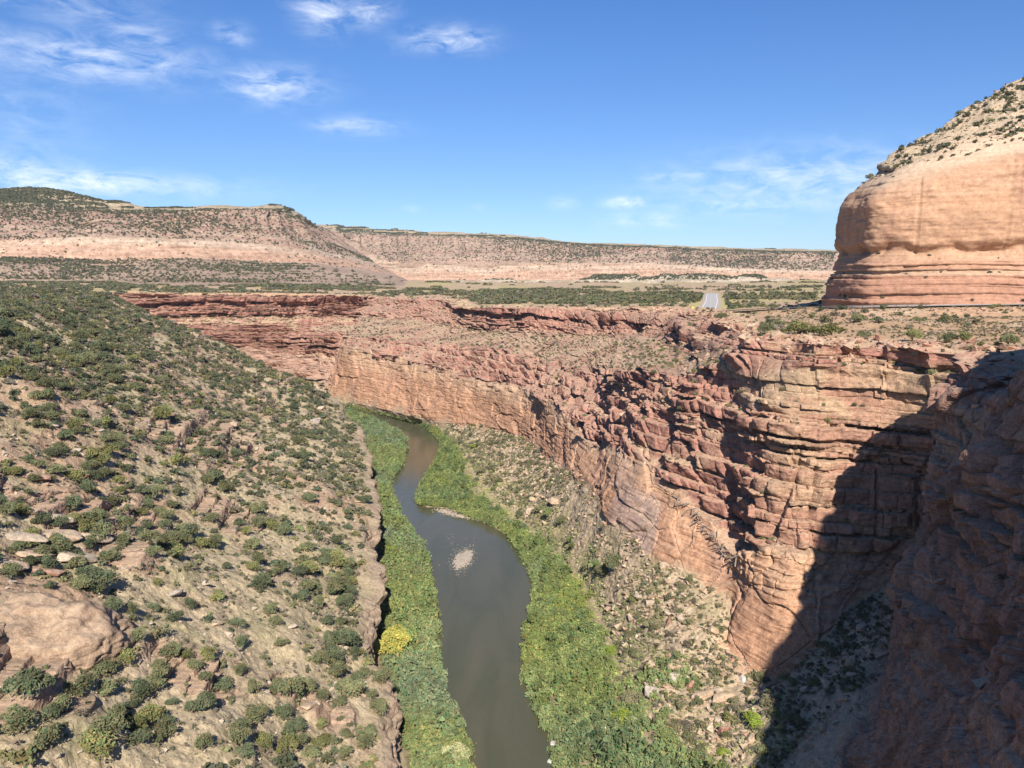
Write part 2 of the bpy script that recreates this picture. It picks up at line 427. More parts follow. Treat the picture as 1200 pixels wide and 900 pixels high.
# ------------------------------------------------------------------ the hillside on the near bank
SL = [  # water, cliff foot, cliff top, slope, upper slope, shoulder, bench
 ((-14,-30,0), (-26,-30,3), (-30,-30,12), (-55,-30,38), (-85,-30,64), (-130,-30,84), (-200,-30,88)),
 ((-11,60,0), (-24,60,3), (-28,60,11), (-54,62,36), (-88,64,63), (-130,66,84), (-200,70,88)),
 ((-9.5,150,0), (-22,148,3), (-27,146,10), (-62,148,34), (-103,150,62), (-142,152,80), (-210,155,88)),
 ((-18.4,184,0), (-32,179,3), (-37,179,11), (-70,182,34), (-112,185,62), (-150,190,81), (-220,195,88)),
 ((-24.6,228,0), (-41,227,3), (-44.5,226,14), (-80,228,35), (-122,230,62), (-158,235,82), (-230,240,88)),
 ((-33,278,0), (-49.6,278,3), (-53,277,14), (-90,278,36), (-136,280,62), (-180,285,83), (-260,290,88)),
 ((-48,322,0), (-59,320,3), (-62.5,319,14), (-98,320,36), (-146,322,62), (-198,328,84), (-290,335,88)),
 ((-59.6,370,0), (-68,362,3), (-71,360,12), (-108,360,36), (-160,362,62), (-215,370,84), (-320,380,88)),
 ((-60,415,0), (-87.5,427,4), (-91,427,13), (-128,428,36), (-180,430,62), (-250,440,84), (-350,455,88)),
 ((-75,502,0), (-116,509,4), (-122,508,17), (-150,505,37), (-205,510,61), (-280,525,84), (-370,540,88)),
 ((-111,563,0), (-130,548,4), (-138,545,22), (-172,545,40), (-228,556,60), (-303,580,85), (-385,580,88)),
 ((-152,597,0), (-165,590,3), (-172,588,14), (-205,590,30), (-255,605,52), (-318,620,85), (-392,608,88)),
 ((-220,632,0), (-235,625,3), (-242,624,12), (-270,630,28), (-302,646,52), (-348,655,85), (-410,632,88)),
 ((-420,703,0), (-425,696,3), (-427,690,12), (-432,680,30), (-440,668,55), (-450,650,85), (-480,600,89)),
 ((-720,757,0), (-720,750,3), (-720,745,12), (-722,732,30), (-725,718,55), (-730,700,85), (-740,640,90)),
]
SL = [[tuple(np.array(p) + (np.array([1.0, 0, 6.5]) if (2 <= i <= 9 and j == 2) else 0)) for j, p in enumerate(q)] for i, q in enumerate(SL)]
SL = [[np.array(p, float) for p in s] for s in SL]
L0 = np.array([s[0] for s in SL]); L1 = np.array([s[1] for s in SL])
dl = L1 - L0; dl[:, 2] = 0; dl /= np.linalg.norm(dl, axis=1, keepdims=True)
BEDL = L0 - dl * 5; BEDL[:, 2] = -1.5; L0[:, 2] = .15
L6 = np.array([s[6] for s in SL]); L5 = np.array([s[5] for s in SL])
hem = L6 + (L6 - L5) / np.linalg.norm(L6 - L5, axis=1, keepdims=True) * 14; hem[:, 2] = L6[:, 2] - 2.5
curvesL = [BEDL, L0] + [np.array([s[j] for s in SL]) for j in range(1, 7)] + [hem]
P, vv, U, st = loft(curvesL, [4, 26, 34, 90, 100, 80, 40, 4], .0026, 3, 90)
nu, nv = P.shape[:2]
P = smooth_v(P, 2)
N = smooth_v(normals(P), 4); N /= np.linalg.norm(N, axis=2, keepdims=True) + 1e-9
sgn = np.sign(np.mean(N[:, nv // 2, 2])); N *= sgn
Hd = N.copy(); Hd[..., 2] = 0; Hd /= np.linalg.norm(Hd, axis=2, keepdims=True) + 1e-6
x, y, z = P[..., 0], P[..., 1], P[..., 2]
V = np.repeat(vv[None], nu, 0); Um = np.repeat(U[:, None], nv, 1); S_ = np.repeat(st[:, None], nv, 1)
zw = z + 2.2 * fbm(x / 40, y / 40, 0, 3, 121)
LB2 = make_layers(-5, 120, 1.0, 4.5, 15)
dst, li, lr, lf, lsoft, lth = strata(Um, zw, LB2, 15, 1.3, 1.3, 1.0, 1.4)
cot = np.clip(N[..., 2] / (np.linalg.norm(N[..., :2], axis=2) + .1), 0, 5)
ledge_mask = sstep(.18, .5, fbm(x / 26, y / 26, z / 26, 3, 131) + .02 - .4 * (1 - sstep(3.3, 4.1, V)))   # where bedrock steps out of the slope
wC = sstep(1.96, 2.1, V) * (1 - sstep(2.9, 3.06, V + .06 * fbm(x / 8, y / 8, 0, 2, 128)))
terr = np.clip((lf - .5) * lth * cot * .9, -3.5, 3.5) + .5 * dst
wH = sstep(2.95, 3.1, V)
wBk = 1 - sstep(1.9, 2.02, V)
soil = fbm(x / 14, y / 14, z / 14, 5, 125, .5) * 1.5 + .16 * fbm(x / 1.3, y / 1.3, z / 1.3, 3, 127)
big2 = fbm(x / 55, y / 55, 0, 2, 129) * 3.0
bay = sstep(-.35, .25, vn(Um / 24, 0, 0, 134))
over = (4.2 * sstep(2.35, 2.9, V) - 2.6 * (1 - sstep(2.2, 2.75, V))) * (.35 + .65 * bay)
D = wH * (soil + big2 * sstep(3.0, 3.5, V)) + wBk * fbm(x / 5, y / 5, 0, 3, 126) * .3
D = D * sstep(1.0, 1.3, V) * (1 - sstep(6.9, 7.0, V))
PL = P + N * D[..., None] + Hd * ((wH * ledge_mask * terr) + wC * (.8 * dst + over + 3.2 * fbm(x / 13, y / 13, z / 16, 5, 133, .6)))[..., None]
PL[..., 2] = np.where((V >= 1) & (V < 2), np.maximum(PL[..., 2], .12), PL[..., 2])
PL[..., 2] = np.where(V < 1, np.minimum(PL[..., 2], .15), PL[..., 2])
NL = normals(PL) * sgn
C = np.ones(P.shape) * np.array([.41, .318, .195])
C = mixc(C, (.36, .205, .135), sstep(.0, .6, fbm(x / 30, y / 30, z / 20, 4, 141) + .75 * sstep(3.9, 4.6, V) - .35) * .65)
C = mixc(C, (.33, .285, .145), sstep(.1, .6, fbm(x / 9, y / 9, z / 9, 4, 142)) * .5)
C = mixc(C, (.43, .335, .225), sstep(.2, .7, fbm(x / 6, y / 6, z / 6, 3, 143)) * .5)
rockc = np.ones(P.shape) * np.array([.36, .225, .155]) * (1 + .3 * (lr - .5))[..., None]
C = C * (1 - (ledge_mask * .75 * wH)[..., None]) + rockc * (ledge_mask * .75 * wH)[..., None]
C = mixc(C, (.35, .25, .175), wC * .9); C = mixc(C, (.13, .125, .055), wBk * .85)
hill = grid_obj('hillside', PL, np.clip(C, .02, .8), M_hill, flip=(sgn < 0), smooth=False)
RL = dict(P=PL, N=NL, V=V, S=S_)

# ------------------------------------------------------------------ plateau ground to the horizon
ROAD = np.array([(420,272,92.5), (260,284,91.0), (190,291,90.2), (135,303,88.8), (113,335,86.4), (103,372,83.6), (102,405,82.2), (112,450,82.6), (131,520,84.2), (154,612,85.9), (168,668,86.4), (180,760,85), (190,860,84)], float)
ctl = [tuple(r + np.array([o[0] * 24, o[1] * 24, .8])) for r, o in zip(rim[:20], outn[:20])] + [tuple(p) for p in L6] + [tuple(p) for p in hem + np.array([0, 0, 3.])]
ctl += [tuple(p) for p in ROAD] + [(130,255,86.5), (100,235,84.5), (160,240,87), (210,250,89), (150,200,85.8), (220,190,87), (300,200,90), (190,330,91), (260,330,93)]
ctl += [(-300,1000,90), (-600,1000,93), (0,900,86), (200,1000,87), (400,900,90), (-200,1400,92), (200,1500,90), (600,1300,95), (-900,900,95), (0,2000,88), (800,2000,92), (1500,1500,96), (-1500,1200,95), (0,3500,90), (2000,3500,92), (-2500,3500,92), (-800,200,92), (-1500,-500,92), (500,-200,95), (1200,300,98), (0,-900,92)]
ctl = np.array(ctl)

def ground_z(x, y):
    x = np.asarray(x, float); shp = x.shape; x = x.ravel(); y = np.asarray(y, float).ravel()
    num = np.zeros_like(x); den = np.zeros_like(x)
    for cx, cy, cz in ctl:
        w = 1.0 / ((x - cx) ** 2 + (y - cy) ** 2 + 60.0) ** 1.6
        num += w * cz; den += w
    return (num / den).reshape(shp)

ang = np.concatenate([np.linspace(-180, -46, 60, endpoint=False), np.linspace(-46, 46, 900, endpoint=False), np.linspace(46, 180, 61)])
rad = np.concatenate([np.geomspace(70, 900, 210, endpoint=False), np.geomspace(900, 30000, 150)])
A_, R_ = np.meshgrid(R(1) * ang, rad, indexing='ij')
gx, gy = np.sin(A_) * R_, np.cos(A_) * R_
road_d = np.full(gx.shape, 1e9)
rs = hermite(np.arange(len(ROAD), dtype=float), ROAD, np.linspace(0, len(ROAD) - 1, 400))
road_z = np.zeros(gx.shape)
for p in rs[::2]:
    d_ = np.hypot(gx - p[0], gy - p[1]); road_z = np.where(d_ < road_d, p[2], road_z); road_d = np.minimum(road_d, d_)
gz = ground_z(gx, gy) + fbm(gx / 40, gy / 40, 0, 4, 151) * (1.0 + 1.2 * sstep(600, 1500, R_)) * sstep(4, 22, road_d) * 1.2 + fbm(gx / 5, gy / 5, 0, 3, 152) * .22 * sstep(4, 9, road_d)
gz = gz + (road_z - .45 - gz) * (1 - sstep(7, 20, road_d))
qd = hermite(np.arange(NS, dtype=float), Q, np.linspace(0, NS - 1, 500))
ld = hermite(np.arange(len(L6), dtype=float), L6, np.linspace(0, len(L6) - 1, 300))
ed = np.full(gx.shape, 1e9); ez = np.zeros(gx.shape); sub = R_ < 1300
for p in np.concatenate([qd, ld]):
    d_ = np.hypot(gx - p[0], gy - p[1]); ez = np.where(d_ < ed, p[2], ez); ed = np.minimum(ed, d_)
gz = gz + (ez - .3 - gz) * (1 - sstep(3, 30, ed)) * sstep(6, 14, road_d)
# open the sheet over the canyon
poly = np.concatenate([Q[:, :2], [(110, -500), (-220, -500)], L6[:, :2]])
def inside(px, py, poly):
    r = np.zeros(px.shape, bool); n = len(poly); j = n - 1
    for i in range(n):
        xi, yi = poly[i]; xj, yj = poly[j]
        c = ((yi > py) != (yj > py)) & (px < (xj - xi) * (py - yi) / (yj - yi + 1e-12) + xi)
        r ^= c; j = i
    return r
qd = hermite(np.arange(NS, dtype=float), Q, np.linspace(0, NS - 1, 400))
ld = hermite(np.arange(len(L6), dtype=float), L6, np.linspace(0, len(L6) - 1, 300))
poly = np.concatenate([qd[:, :2], [(110, -500), (-220, -500)], ld[:, :2], [(-2000, 660), (-2000, 860)]])
ins = inside(gx, gy, poly)
keep = ~(ins[:-1, :-1] & ins[1:, :-1] & ins[1:, 1:] & ins[:-1, 1:])
C = np.ones(gx.shape + (3,)) * np.array([.40, .275, .175])
C = mixc(C, (.37, .31, .135), sstep(-.2, .5, fbm(gx / 60, gy / 60, 0, 4, 155) + .35 * sstep(380, 480, gy) - .25) * .75)
C = mixc(C, (.44, .265, .160), (1 - sstep(330, 400, gy)) * sstep(60, 95, gx) * .85)
C = mixc(C, (.42, .36, .14), (1 - sstep(8, 22, road_d)) * .75 * sstep(380, 430, gy))
C = mixc(C, (.45, .33, .22), sstep(.2, .7, fbm(gx / 12, gy / 12, 0, 3, 156)) * .6)
G = np.stack([gx, gy, gz], -1)
ground = grid_obj('ground', G, C, M_ground, flip=True, keep=keep)
NG = normals(G); NG *= np.sign(NG[..., 2:3])

# ------------------------------------------------------------------ the road
M_asph = plain_mat('road_asphalt', (.37, .345, .325), .95, 0, .6, .12)
M_paint = plain_mat('road_paint', (.75, .73, .68), .7)
M_gravel = plain_mat('road_shoulder_gravel', (.38, .30, .22), .95, 0, 1.2, .3)
tq = np.linspace(0, len(ROAD) - 1, 500); rc = hermite(np.arange(len(ROAD), dtype=float), ROAD, tq)
rt = np.gradient(rc, axis=0); rt[:, 2] = 0; rt /= np.linalg.norm(rt, axis=1, keepdims=True); rn = np.stack([rt[:, 1], -rt[:, 0], 0 * rt[:, 0]], 1)
def strip(name, offs, dz, mat):
    a = rc + rn * offs[0]; b = rc + rn * offs[1]; V_ = np.stack([a, b], 1); V_[..., 2] += dz
    return tag(link(name, mesh_np(name, V_.reshape(-1, 3), grid_faces(len(rc), 2), True), mat), kind='structure')
strip('road_shoulder', (-6.2, 6.2), .12, M_gravel)
strip('road', (-4.2, 4.2), .20, M_asph)
strip('road_markings', (-3.85, -3.55), .208, M_paint); strip('road_markings', (3.55, 3.85), .208, M_paint)
strip('road_markings', (-.22, -.08), .208, plain_mat('yellow_road_paint', (.62, .42, .06), .7))

# ------------------------------------------------------------------ river
b = NT('river_water')
pos = b.n('ShaderNodeNewGeometry').outputs['Position']
n1 = b.noise(b.scale(pos, (1.0, .45, 1)), .55, 5, .6, .4); n2 = b.noise(b.scale(pos, (.09, .02, 1)), 1.0, 5, .6, .8)
c = b.mixc(b.ramp(n2, .35, .65), (.074, .074, .040), (.100, .090, .052))
bp = b.n('ShaderNodeBump', {'Height': n1, 'Strength': .22, 'Distance': .5})
bs = b.n('ShaderNodeBsdfPrincipled', {'Base Color': c, 'Roughness': .12, 'IOR': 1.33, 'Specular IOR Level': .38, 'Normal': bp.outputs[0]})
M_water = b.out(bs.outputs[0])
V_ = np.array([(-900, -60, 0), (160, -60, 0), (160, 860, 0), (-900, 860, 0)], float)
tag(link('river', mesh_np('river', V_, np.array([[0, 1, 2, 3]]), False), M_water), kind='structure')

# ------------------------------------------------------------------ the slickrock dome by the road
DS = [(300,560), (205,455), (166,396), (144,352), (142.3,334), (143.5,318), (159.5,307), (193.5,298), (262,292), (420,280), (620,270)]
DS = np.array(DS, float)
dt = np.gradient(DS, axis=0); dn = np.stack([-dt[:, 1], dt[:, 0]], 1); dn /= np.linalg.norm(dn, axis=1, keepdims=True)
cen = np.array([300, 420.])
dn *= np.sign(np.sum(dn * (DS - cen), 1))[:, None]
ztop = np.array([140, 138, 136, 135, 134.5, 134, 138, 146, 152, 158, 160.])
zhill = np.array([150, 150, 149, 148, 148.5, 149, 165, 193, 221, 230, 230.])
hx = np.array([(330,500), (270,450), (215,420), (175,385), (167,368), (160,352), (188,362), (238,390), (300,410), (430,420), (620,420)], float)
def dcur(off, zz): return np.column_stack([DS + dn * off, np.broadcast_to(zz, len(DS))])
hillc = np.column_stack([hx, zhill])
mid = lambda f, dz: np.column_stack([(DS - dn * 14) * (1 - f) + hx * f, (ztop + 9) * (1 - f) + zhill * f + dz])
crest2 = hillc + np.array([60, 40, 14.]); crest2[:4] = hillc[:4] + np.array([90, 20, 2.])
crest3 = hillc + np.array([90, 160, -40.])
dc = [dcur(7, 86.0), dcur(5.2, 91.0), dcur(4.4, 95.5), dcur(3.4, 99), dcur(1.6, 104), dcur(-1.2, 110), dcur(.8, 113.5), dcur(1.0, 122), dcur(.2, ztop - 5), dcur(-2.6, ztop), dcur(-7, ztop + 4.5), dcur(-14, ztop + 9), mid(.5, 0), hillc, crest2, crest3]
P, vv, U, st = loft(dc, [8, 16, 16, 22, 24, 14, 30, 44, 20, 20, 22, 40, 40, 24, 20], .0021, 6)
nu, nv = P.shape[:2]; P = smooth_v(P, 3)
N = normals(P); sgn = 1.0
if np.mean(N[nu // 2:nu // 2 + 40, 60:90, 1]) > 0: sgn = -1.0
N *= sgn
Hd = N.copy(); Hd[..., 2] = 0; Hd /= np.linalg.norm(Hd, axis=2, keepdims=True) + 1e-6
x, y, z = P[..., 0], P[..., 1], P[..., 2]; V = np.repeat(vv[None], nu, 0); Um = np.repeat(U[:, None], nv, 1)
zw = z + .9 * fbm(x / 40, y / 40, 0, 3, 221)
LB3 = make_layers(80, 240, .8, 3.0, 25)
dst, li, lr, lf, lsoft, lth = strata(Um, zw, LB3, 25, 1.0, .5, .6, 2.5)
wb = 1 - sstep(4.0, 5.0, V); wf = sstep(4.0, 5.2, V) * (1 - sstep(8.6, 10, V)); wh = sstep(10.8, 11.6, V)
arcs = worley(Um / 9 + .3 * vn(Um / 8, z / 6, 0, 231), z / 30, 232)
alc = np.exp(-((z - 110.5 - 2.2 * vn(Um / 9, 0, 0, 236)) / 2.1) ** 2) * (1.1 + 1.3 * vn(Um / 7, 0, 0, 233))
face = fbm(x / 16, y / 16, z / 12, 5, 234, .6) * 1.3 - .8 * (np.abs(vn(Um / 16, z / 60, 0, 237)) < .02) - 1.15 * np.clip(alc, 0, 3) + .16 * fbm(Um / 14, z / 1.4, 0, 3, 235) + .06 * dst
hillr = fbm(x / 10, y / 10, z / 8, 5, 240, .55) * 1.6 + .4 * np.abs(fbm(x / 2, y / 2, z / 2, 2, 241))
capr = fbm(x / 12, y / 12, z / 6, 4, 243) * .7 + .3 * dst
wc = np.clip(1 - wb - wf - wh, 0, 1)
PD = P + Hd * (wb * (.9 * dst + fbm(x / 5, y / 5, z / 3, 3, 245) * .4) + wf * face)[..., None] + N * (wh * hillr + wc * capr)[..., None]
bigd = fbm(x / 25, y / 25, z / 10, 4, 250)
C = np.ones(P.shape) * np.array([.42, .245, .148]) * (1 + .12 * bigd)[..., None]
C = mixc(C, (.45, .285, .185), sstep(.1, .6, fbm(Um / 60, z / 4, 0, 4, 252)) * .35)
C = mixc(C, (.32, .155, .105), (1 - sstep(3.0, 5.0, V + .3 * bigd)) * .65)
C = mixc(C, (.45, .33, .22), (np.abs(V - 3.6) < .25) * .5)
C = mixc(C, (.52, .375, .255), sstep(8.6, 10.2, V + .25 * bigd) * .9)
C = mixc(C, (.38, .29, .19), wh * .9)
C = mixc(C, (.28, .15, .10), wf * sstep(.15, .7, fbm(Um / 3.0, z / 34, 0, 5, 255, .6)) * .5)
dome = grid_obj('rock_dome', PD, np.clip(C, .02, .8), M_dome, flip=(sgn < 0))
RD = dict(P=PD, N=normals(PD) * sgn, V=V, S=Um)

# ------------------------------------------------------------------ mesas
def mesa(name, stations, rows, seed, k=.0024):
    n = len(stations[0]); cur = [np.array([s[j] for s in stations], float) for j in range(n)]
    P, vv, U, st = loft(cur, rows, k, 1)
    nu, nv = P.shape[:2]; P = smooth_v(P, 2)
    N = normals(P); sg = 1.0 if np.mean(N[..., 2]) > 0 else -1.0; N *= sg
    Hd = N.copy(); Hd[..., 2] = 0; Hd /= np.linalg.norm(Hd, axis=2, keepdims=True) + 1e-6
    x, y, z = P[..., 0], P[..., 1], P[..., 2]; V = np.repeat(vv[None], nu, 0); Um = np.repeat(U[:, None], nv, 1)
    zw = z + 5 * fbm(x / 200, y / 200, 0, 3, seed)
    LBm = make_layers(40, 420, 4, 14, seed)
    dst, li, lr, lf, ls, lth = strata(Um, zw, LBm, seed, 5, 4, 4, 3.0)
    cot = np.clip(N[..., 2] / (np.linalg.norm(N[..., :2], axis=2) + .1), 0, 5)
    Vn = V + .12 * fbm(x / 90, y / 90, z / 60, 3, seed + 1) + .22 * fbm(Um / 190, 0, 0, 3, seed + 11)
    wcl = sstep(1.0, 1.06, Vn) * (1 - sstep(1.98, 2.1, Vn))
    wsl = 1 - wcl
    gul = -np.abs(fbm(Um / 70, z / 300, 0, 4, seed + 2)) * 34 * wsl * (sstep(.1, .5, V) * (1 - sstep(.5, .9, V)) * .4 + sstep(2.15, 2.6, V)) * (1 - sstep(3.2, 4, V))
    terr = np.clip((lf - .5) * lth * cot * .8, -14, 14) * sstep(-.1, .5, vn(x / 120, y / 120, z / 50, seed + 3))
    D = wcl * (fbm(Um / 80, z / 60, 0, 3, seed + 4) * 6 * sstep(1.0, 1.6, V) + fbm(Um / 60, z / 5, 0, 3, seed + 6) * 1.5 - 1.5) + wsl * (terr * .9 + gul + fbm(x / 30, y / 30, z / 30, 4, seed + 5) * 5 * (1 - .8 * sstep(.6, .95, V) * (1 - sstep(1.9, 2.2, V))))
    fade = sstep(0, .25, V) * (1 - sstep(3.8, 4.6, V))
    PM = P + Hd * (D * fade)[..., None]
    PM[..., 2] += fbm(x / 60, y / 60, 0, 4, seed + 8) * 5 * sstep(3.0, 3.6, V)
    big = fbm(x / 150, y / 150, z / 40, 4, seed + 7)
    C = np.ones(P.shape) * np.array([.345, .235, .165]) * (1 + .16 * big + .20 * (hsh(li, 3, 0, seed) - .5))[..., None]
    C = mixc(C, (.29, .155, .115), ((hsh(li, 5, 0, seed) > .62) * .6) * (V > 2) * np.ones_like(z))
    cc = np.ones(P.shape) * np.array([.42, .265, .180]) * (1 + .08 * big)[..., None]
    cc = mixc(cc, (.46, .345, .25), sstep(1.55, 1.85, Vn) * .8)
    cc = mixc(cc, (.40, .24, .16), sstep(.1, .6, fbm(Um / 300, z / 6, 0, 3, seed + 9)) * .5)
    C = C * (1 - wcl[..., None]) + cc * wcl[..., None]
    C = mixc(C, (.34, .29, .17), sstep(3.0, 3.3, V) * .6)
    o = grid_obj(name, PM, np.clip(C, .02, .8), M_mesa, flip=(sg < 0))
    return dict(P=PM, N=normals(PM) * sg, V=V, S=Um)

def ms(px, yy, *pys, back=260, base=0):
    out = []
    for j, q in enumerate(pys):
        dxp, p = q if isinstance(q, tuple) else (px, q)
        yj = yy + (-200, 60, 85, 230, 230 + back)[j]
        out.append(Y(dxp, 341.5 if j == 0 else p, min(yj, 985) if j == 0 and yy < 2000 else yj))
    e = out[-1]; out.append((e[0] * 1.15, e[1] * 1.15, e[2] - 25))
    return out
RM1 = mesa('mesa', [
 ms(-330, 1130, 335, 298, 276, 232, 214), ms(-150, 1180, 334, 300, 280, 238, 216), ms(0, 1220, 333, 302, 283, 245, 221), ms(60, 1235, 332, 303, 280, 247, 221),
 ms(120, 1260, 331, 305, 277, 248, 235), ms(180, 1290, 330, 304, 279, 249, 242), ms(240, 1330, 330, 304, 283, 246, 241),
 ms(300, 1390, 330, 306, 287, 245, 241), ms(350, 1480, (372, 331), (365, 310), (358, 293), (335, 250), (340, 245)),
 ms(400, 1600, (440, 334), (420, 315), (400, 300), (366, 262), (362, 259)), ms(440, 1760, (492, 337), (470, 326), (440, 310), (385, 270), (376, 266)),
 ms(430, 2150, (470, 335), (450, 324), (425, 308), (378, 268), (372, 266)), ms(330, 2700, 333, 322, 304, 270, 266)],
 [24, 34, 24, 60, 22, 6], 301)
RM2 = mesa('far_mesa', [
 ms(250, 3300, 334, 328, 306, 272, 262), ms(380, 3100, 334, 328, 307, 272, 263), ms(450, 2950, 334, 328, 307, 276, 268), ms(520, 2850, 334, 329, 307, 277, 272),
 ms(600, 2750, 335, 329, 308, 281, 276), ms(680, 2650, 335, 330, 308, 286, 284), ms(760, 2550, 335, 331, 309, 290, 287),
 ms(830, 2450, 336, 331, 313, 293, 290), ms(900, 2400, 336, 331, 316, 295, 292), ms(980, 2350, 337, 331, 318, 296, 293), ms(1100, 2300, 337, 331, 318, 294, 290), ms(1350, 2300, 337, 331, 318, 294, 288)],
 [18, 24, 22, 52, 18, 4], 341)

# a low scrubby rise in front of the far mesa
rise = []
for px, yy, top in ((430, 1800, 338), (520, 1700, 333), (580, 1650, 325), (640, 1600, 328), (700, 1600, 324), (760, 1550, 327), (820, 1500, 323), (880, 1450, 326), (960, 1400, 329), (1080, 1400, 334)):
    rise.append([Y(px, 346, yy - 160), Y(px, (346 + top) / 2, yy - 60), Y(px, top, yy), Y(px, top + 3, yy + 60), Y(px, 345, yy + 400)])
cur = [np.array([s[j] for s in rise], float) for j in range(5)]
P, vv, U, st = loft(cur, [16, 16, 12, 12], .0026, 1)
N = normals(P); sg = 1.0 if np.mean(N[..., 2]) > 0 else -1.0
x, y, z = P[..., 0], P[..., 1], P[..., 2]
P[..., 2] += fbm(x / 60, y / 60, 0, 5, 381, .55) * 8 * np.sin(np.pi * np.clip(vv / 4, 0, 1))[None]
C = np.ones(P.shape) * np.array([.44, .36, .26]) * (1 + .25 * fbm(x / 40, y / 40, z / 20, 4, 383))[..., None]
grid_obj('hill', P, np.clip(C, .05, .7), M_mesa, flip=(sg < 0))
RH = dict(P=P, N=normals(P) * sg, V=np.repeat(vv[None], P.shape[0], 0), S=np.repeat(U[:, None], P.shape[1], 1))

# ------------------------------------------------------------------ visibility test against the terrain
DW, DH = 400, 300
zbuf = np.full(DW * DH, 1e9)
for g in (PW, PL, PD, RM1['P'], RM2['P'], G):
    px, py, fw = project(g)
    if g is G: fw = np.where(ins, -1, fw)
    m = (fw > 5) & (px >= 0) & (px < 1200) & (py >= 0) & (py < 900)
    idx = (py[m] / 3).astype(int) * DW + (px[m] / 3).astype(int)
    np.minimum.at(zbuf, idx, fw[m])
zb = zbuf.reshape(DH, DW)
zb = np.minimum.reduce([zb, np.pad(zb, ((0, 0), (0, 1)), constant_values=1e9)[:, 1:], np.pad(zb, ((0, 1), (0, 0)), constant_values=1e9)[1:]])

def in_view(pts, h=1.0, margin=0, tol=.04):
    q = np.array(pts, float); q[..., 2] += h
    px, py, fw = project(q)
    m = (fw > 5) & (px >= -margin) & (px < 1200 + margin) & (py >= -margin) & (py < 900 + margin)
    xi = np.clip((px / 3).astype(int), 0, DW - 1); yi = np.clip((py / 3).astype(int), 0, DH - 1)
    return m & (fw < zb[yi, xi] * (1 + tol) + 3.0), px, py, fw

# ------------------------------------------------------------------ plants
def crown(seed, n, leaf, lobes=7, w=1.0, h=1.0, base=.12, tuft=.0, up=.4):
    """unit crown: about 2 wide (w) and h tall, leaf-sized faces spread through lumpy lobes; returns V, F, Col"""
    r = np.random.default_rng(seed)
    a = r.random(lobes) * 6.283; rr = np.sqrt(r.random(lobes)) * .70
    lc = np.column_stack([np.cos(a) * rr * w, np.sin(a) * rr * w, base + (h - base) * (.28 + .45 * r.random(lobes)) * (1.1 - .5 * rr)])
    lr = (.17 + .33 * r.random(lobes)) * min(w, 1.2) ; lc[0] = (0, 0, base + (h - base) * .6); lr[0] = .45 * min(w, h)
    li = r.integers(0, lobes, n)
    d = r.normal(size=(n, 3)); d /= np.linalg.norm(d, axis=1, keepdims=True); d[:, 2] = np.where(d[:, 2] < -.45, -d[:, 2], d[:, 2])
    rad = lr[li] * (1.04 - .55 * r.random(n) ** 2.2) * (1 + .25 * r.normal(size=n) * (r.random(n) < .18))
    c = lc[li] + d * rad[:, None]
    c[:, 2] = np.maximum(c[:, 2], .02)
    nrm = d + .75 * r.normal(size=(n, 3)) + np.array([0, 0, up]); nrm /= np.linalg.norm(nrm, axis=1, keepdims=True)
    t = np.cross(nrm, r.normal(size=(n, 3))); t /= np.linalg.norm(t, axis=1, keepdims=True) + 1e-9
    bt = np.cross(nrm, t)
    s = leaf * (.6 + .8 * r.random(n))[:, None]
    V = np.stack([c - t * s, c - bt * s * .6, c + t * s, c + bt * s * .6], 1).reshape(-1, 3)
    F = np.arange(4 * n).reshape(n, 4)
    tone = (.72 + .56 * hsh(li, seed, 3)) * (.75 + .5 * r.random(n))
    warm = 1 + .18 * r.normal(size=n)
    col = np.column_stack([tone * warm, tone, tone * (.9 + .2 * r.random(n))])
    return V, F, np.repeat(np.clip(col, .2, 2.2), 4, 0)

def trunk(seed, h=.55, r0=.07):
    rr = random.Random(seed); V, F = [], []
    def limb(p, q, ra, rb, n=6, seg=4):
        b0 = len(V); p, q = Vector(p), Vector(q); ax = (q - p).normalized(); s = ax.orthogonal().normalized(); t = ax.cross(s)
        for k in range(seg + 1):
            f = k / seg; c = p.lerp(q, f) + Vector((rr.uniform(-.02, .02), rr.uniform(-.02, .02), 0)) * (0 < f < 1); ra_ = ra + (rb - ra) * f
            for j in range(n):
                a = 6.283 * j / n; V.append(tuple(c + (s * math.cos(a) + t * math.sin(a)) * ra_))
        for k in range(seg):
            for j in range(n):
                F.append((b0 + k*n + j, b0 + k*n + (j+1) % n, b0 + (k+1)*n + (j+1) % n, b0 + (k+1)*n + j))
    limb((0, 0, -.15), (.04, .02, h), r0, r0 * .6)
    for k in range(5):
        a = k * 1.257 + rr.random(); limb((.02, .01, h * (.3 + .12 * k)), (math.cos(a) * .5, math.sin(a) * .5, h * (.75 + .12 * k) + .1), r0 * .5, r0 * .16, 5, 3)
    return np.array(V), np.array(F)

JUN = [crown(400 + i, 1700, .075, 11 + i % 4, 1.0, 1.0 + .12 * (i % 3)) for i in range(5)]
JUNm = {k: [mesh_np('juniper_crown', *c[:2], False, c[2]) for c in JUN] for k in ('juniper', 'pinyon', 'yellowgreen')}
TRm = []
for i in range(3):
    tv, tf = trunk(30 + i); m = mesh_np('juniper_trunk', tv, tf, True); m.materials.append(M_bark); TRm.append(m)
for k, l in JUNm.items():
    for m in l: m.materials.append(LEAF[k])
SHR = [crown(450 + i, 700, .09, 8, 1.0, .75, .0) for i in range(4)]
SHRm = {k: [mesh_np('shrub', *c[:2], False, c[2]) for c in SHR] for k in ('juniper', 'sage', 'grey', 'yellowgreen')}
for k, l in SHRm.items():
    for m in l: m.materials.append(LEAF[k])
LOW = [crown(480 + i, 150, .17, 5, 1.0, .85, .0) for i in range(6)]
TINY = [crown(500 + i, 16, .42, 3, 1.0, .8, .0) for i in range(6)]
GRS = [crown(510 + i, 36, .24, 4, 1.0, .9, .0, up=.6) for i in range(6)]
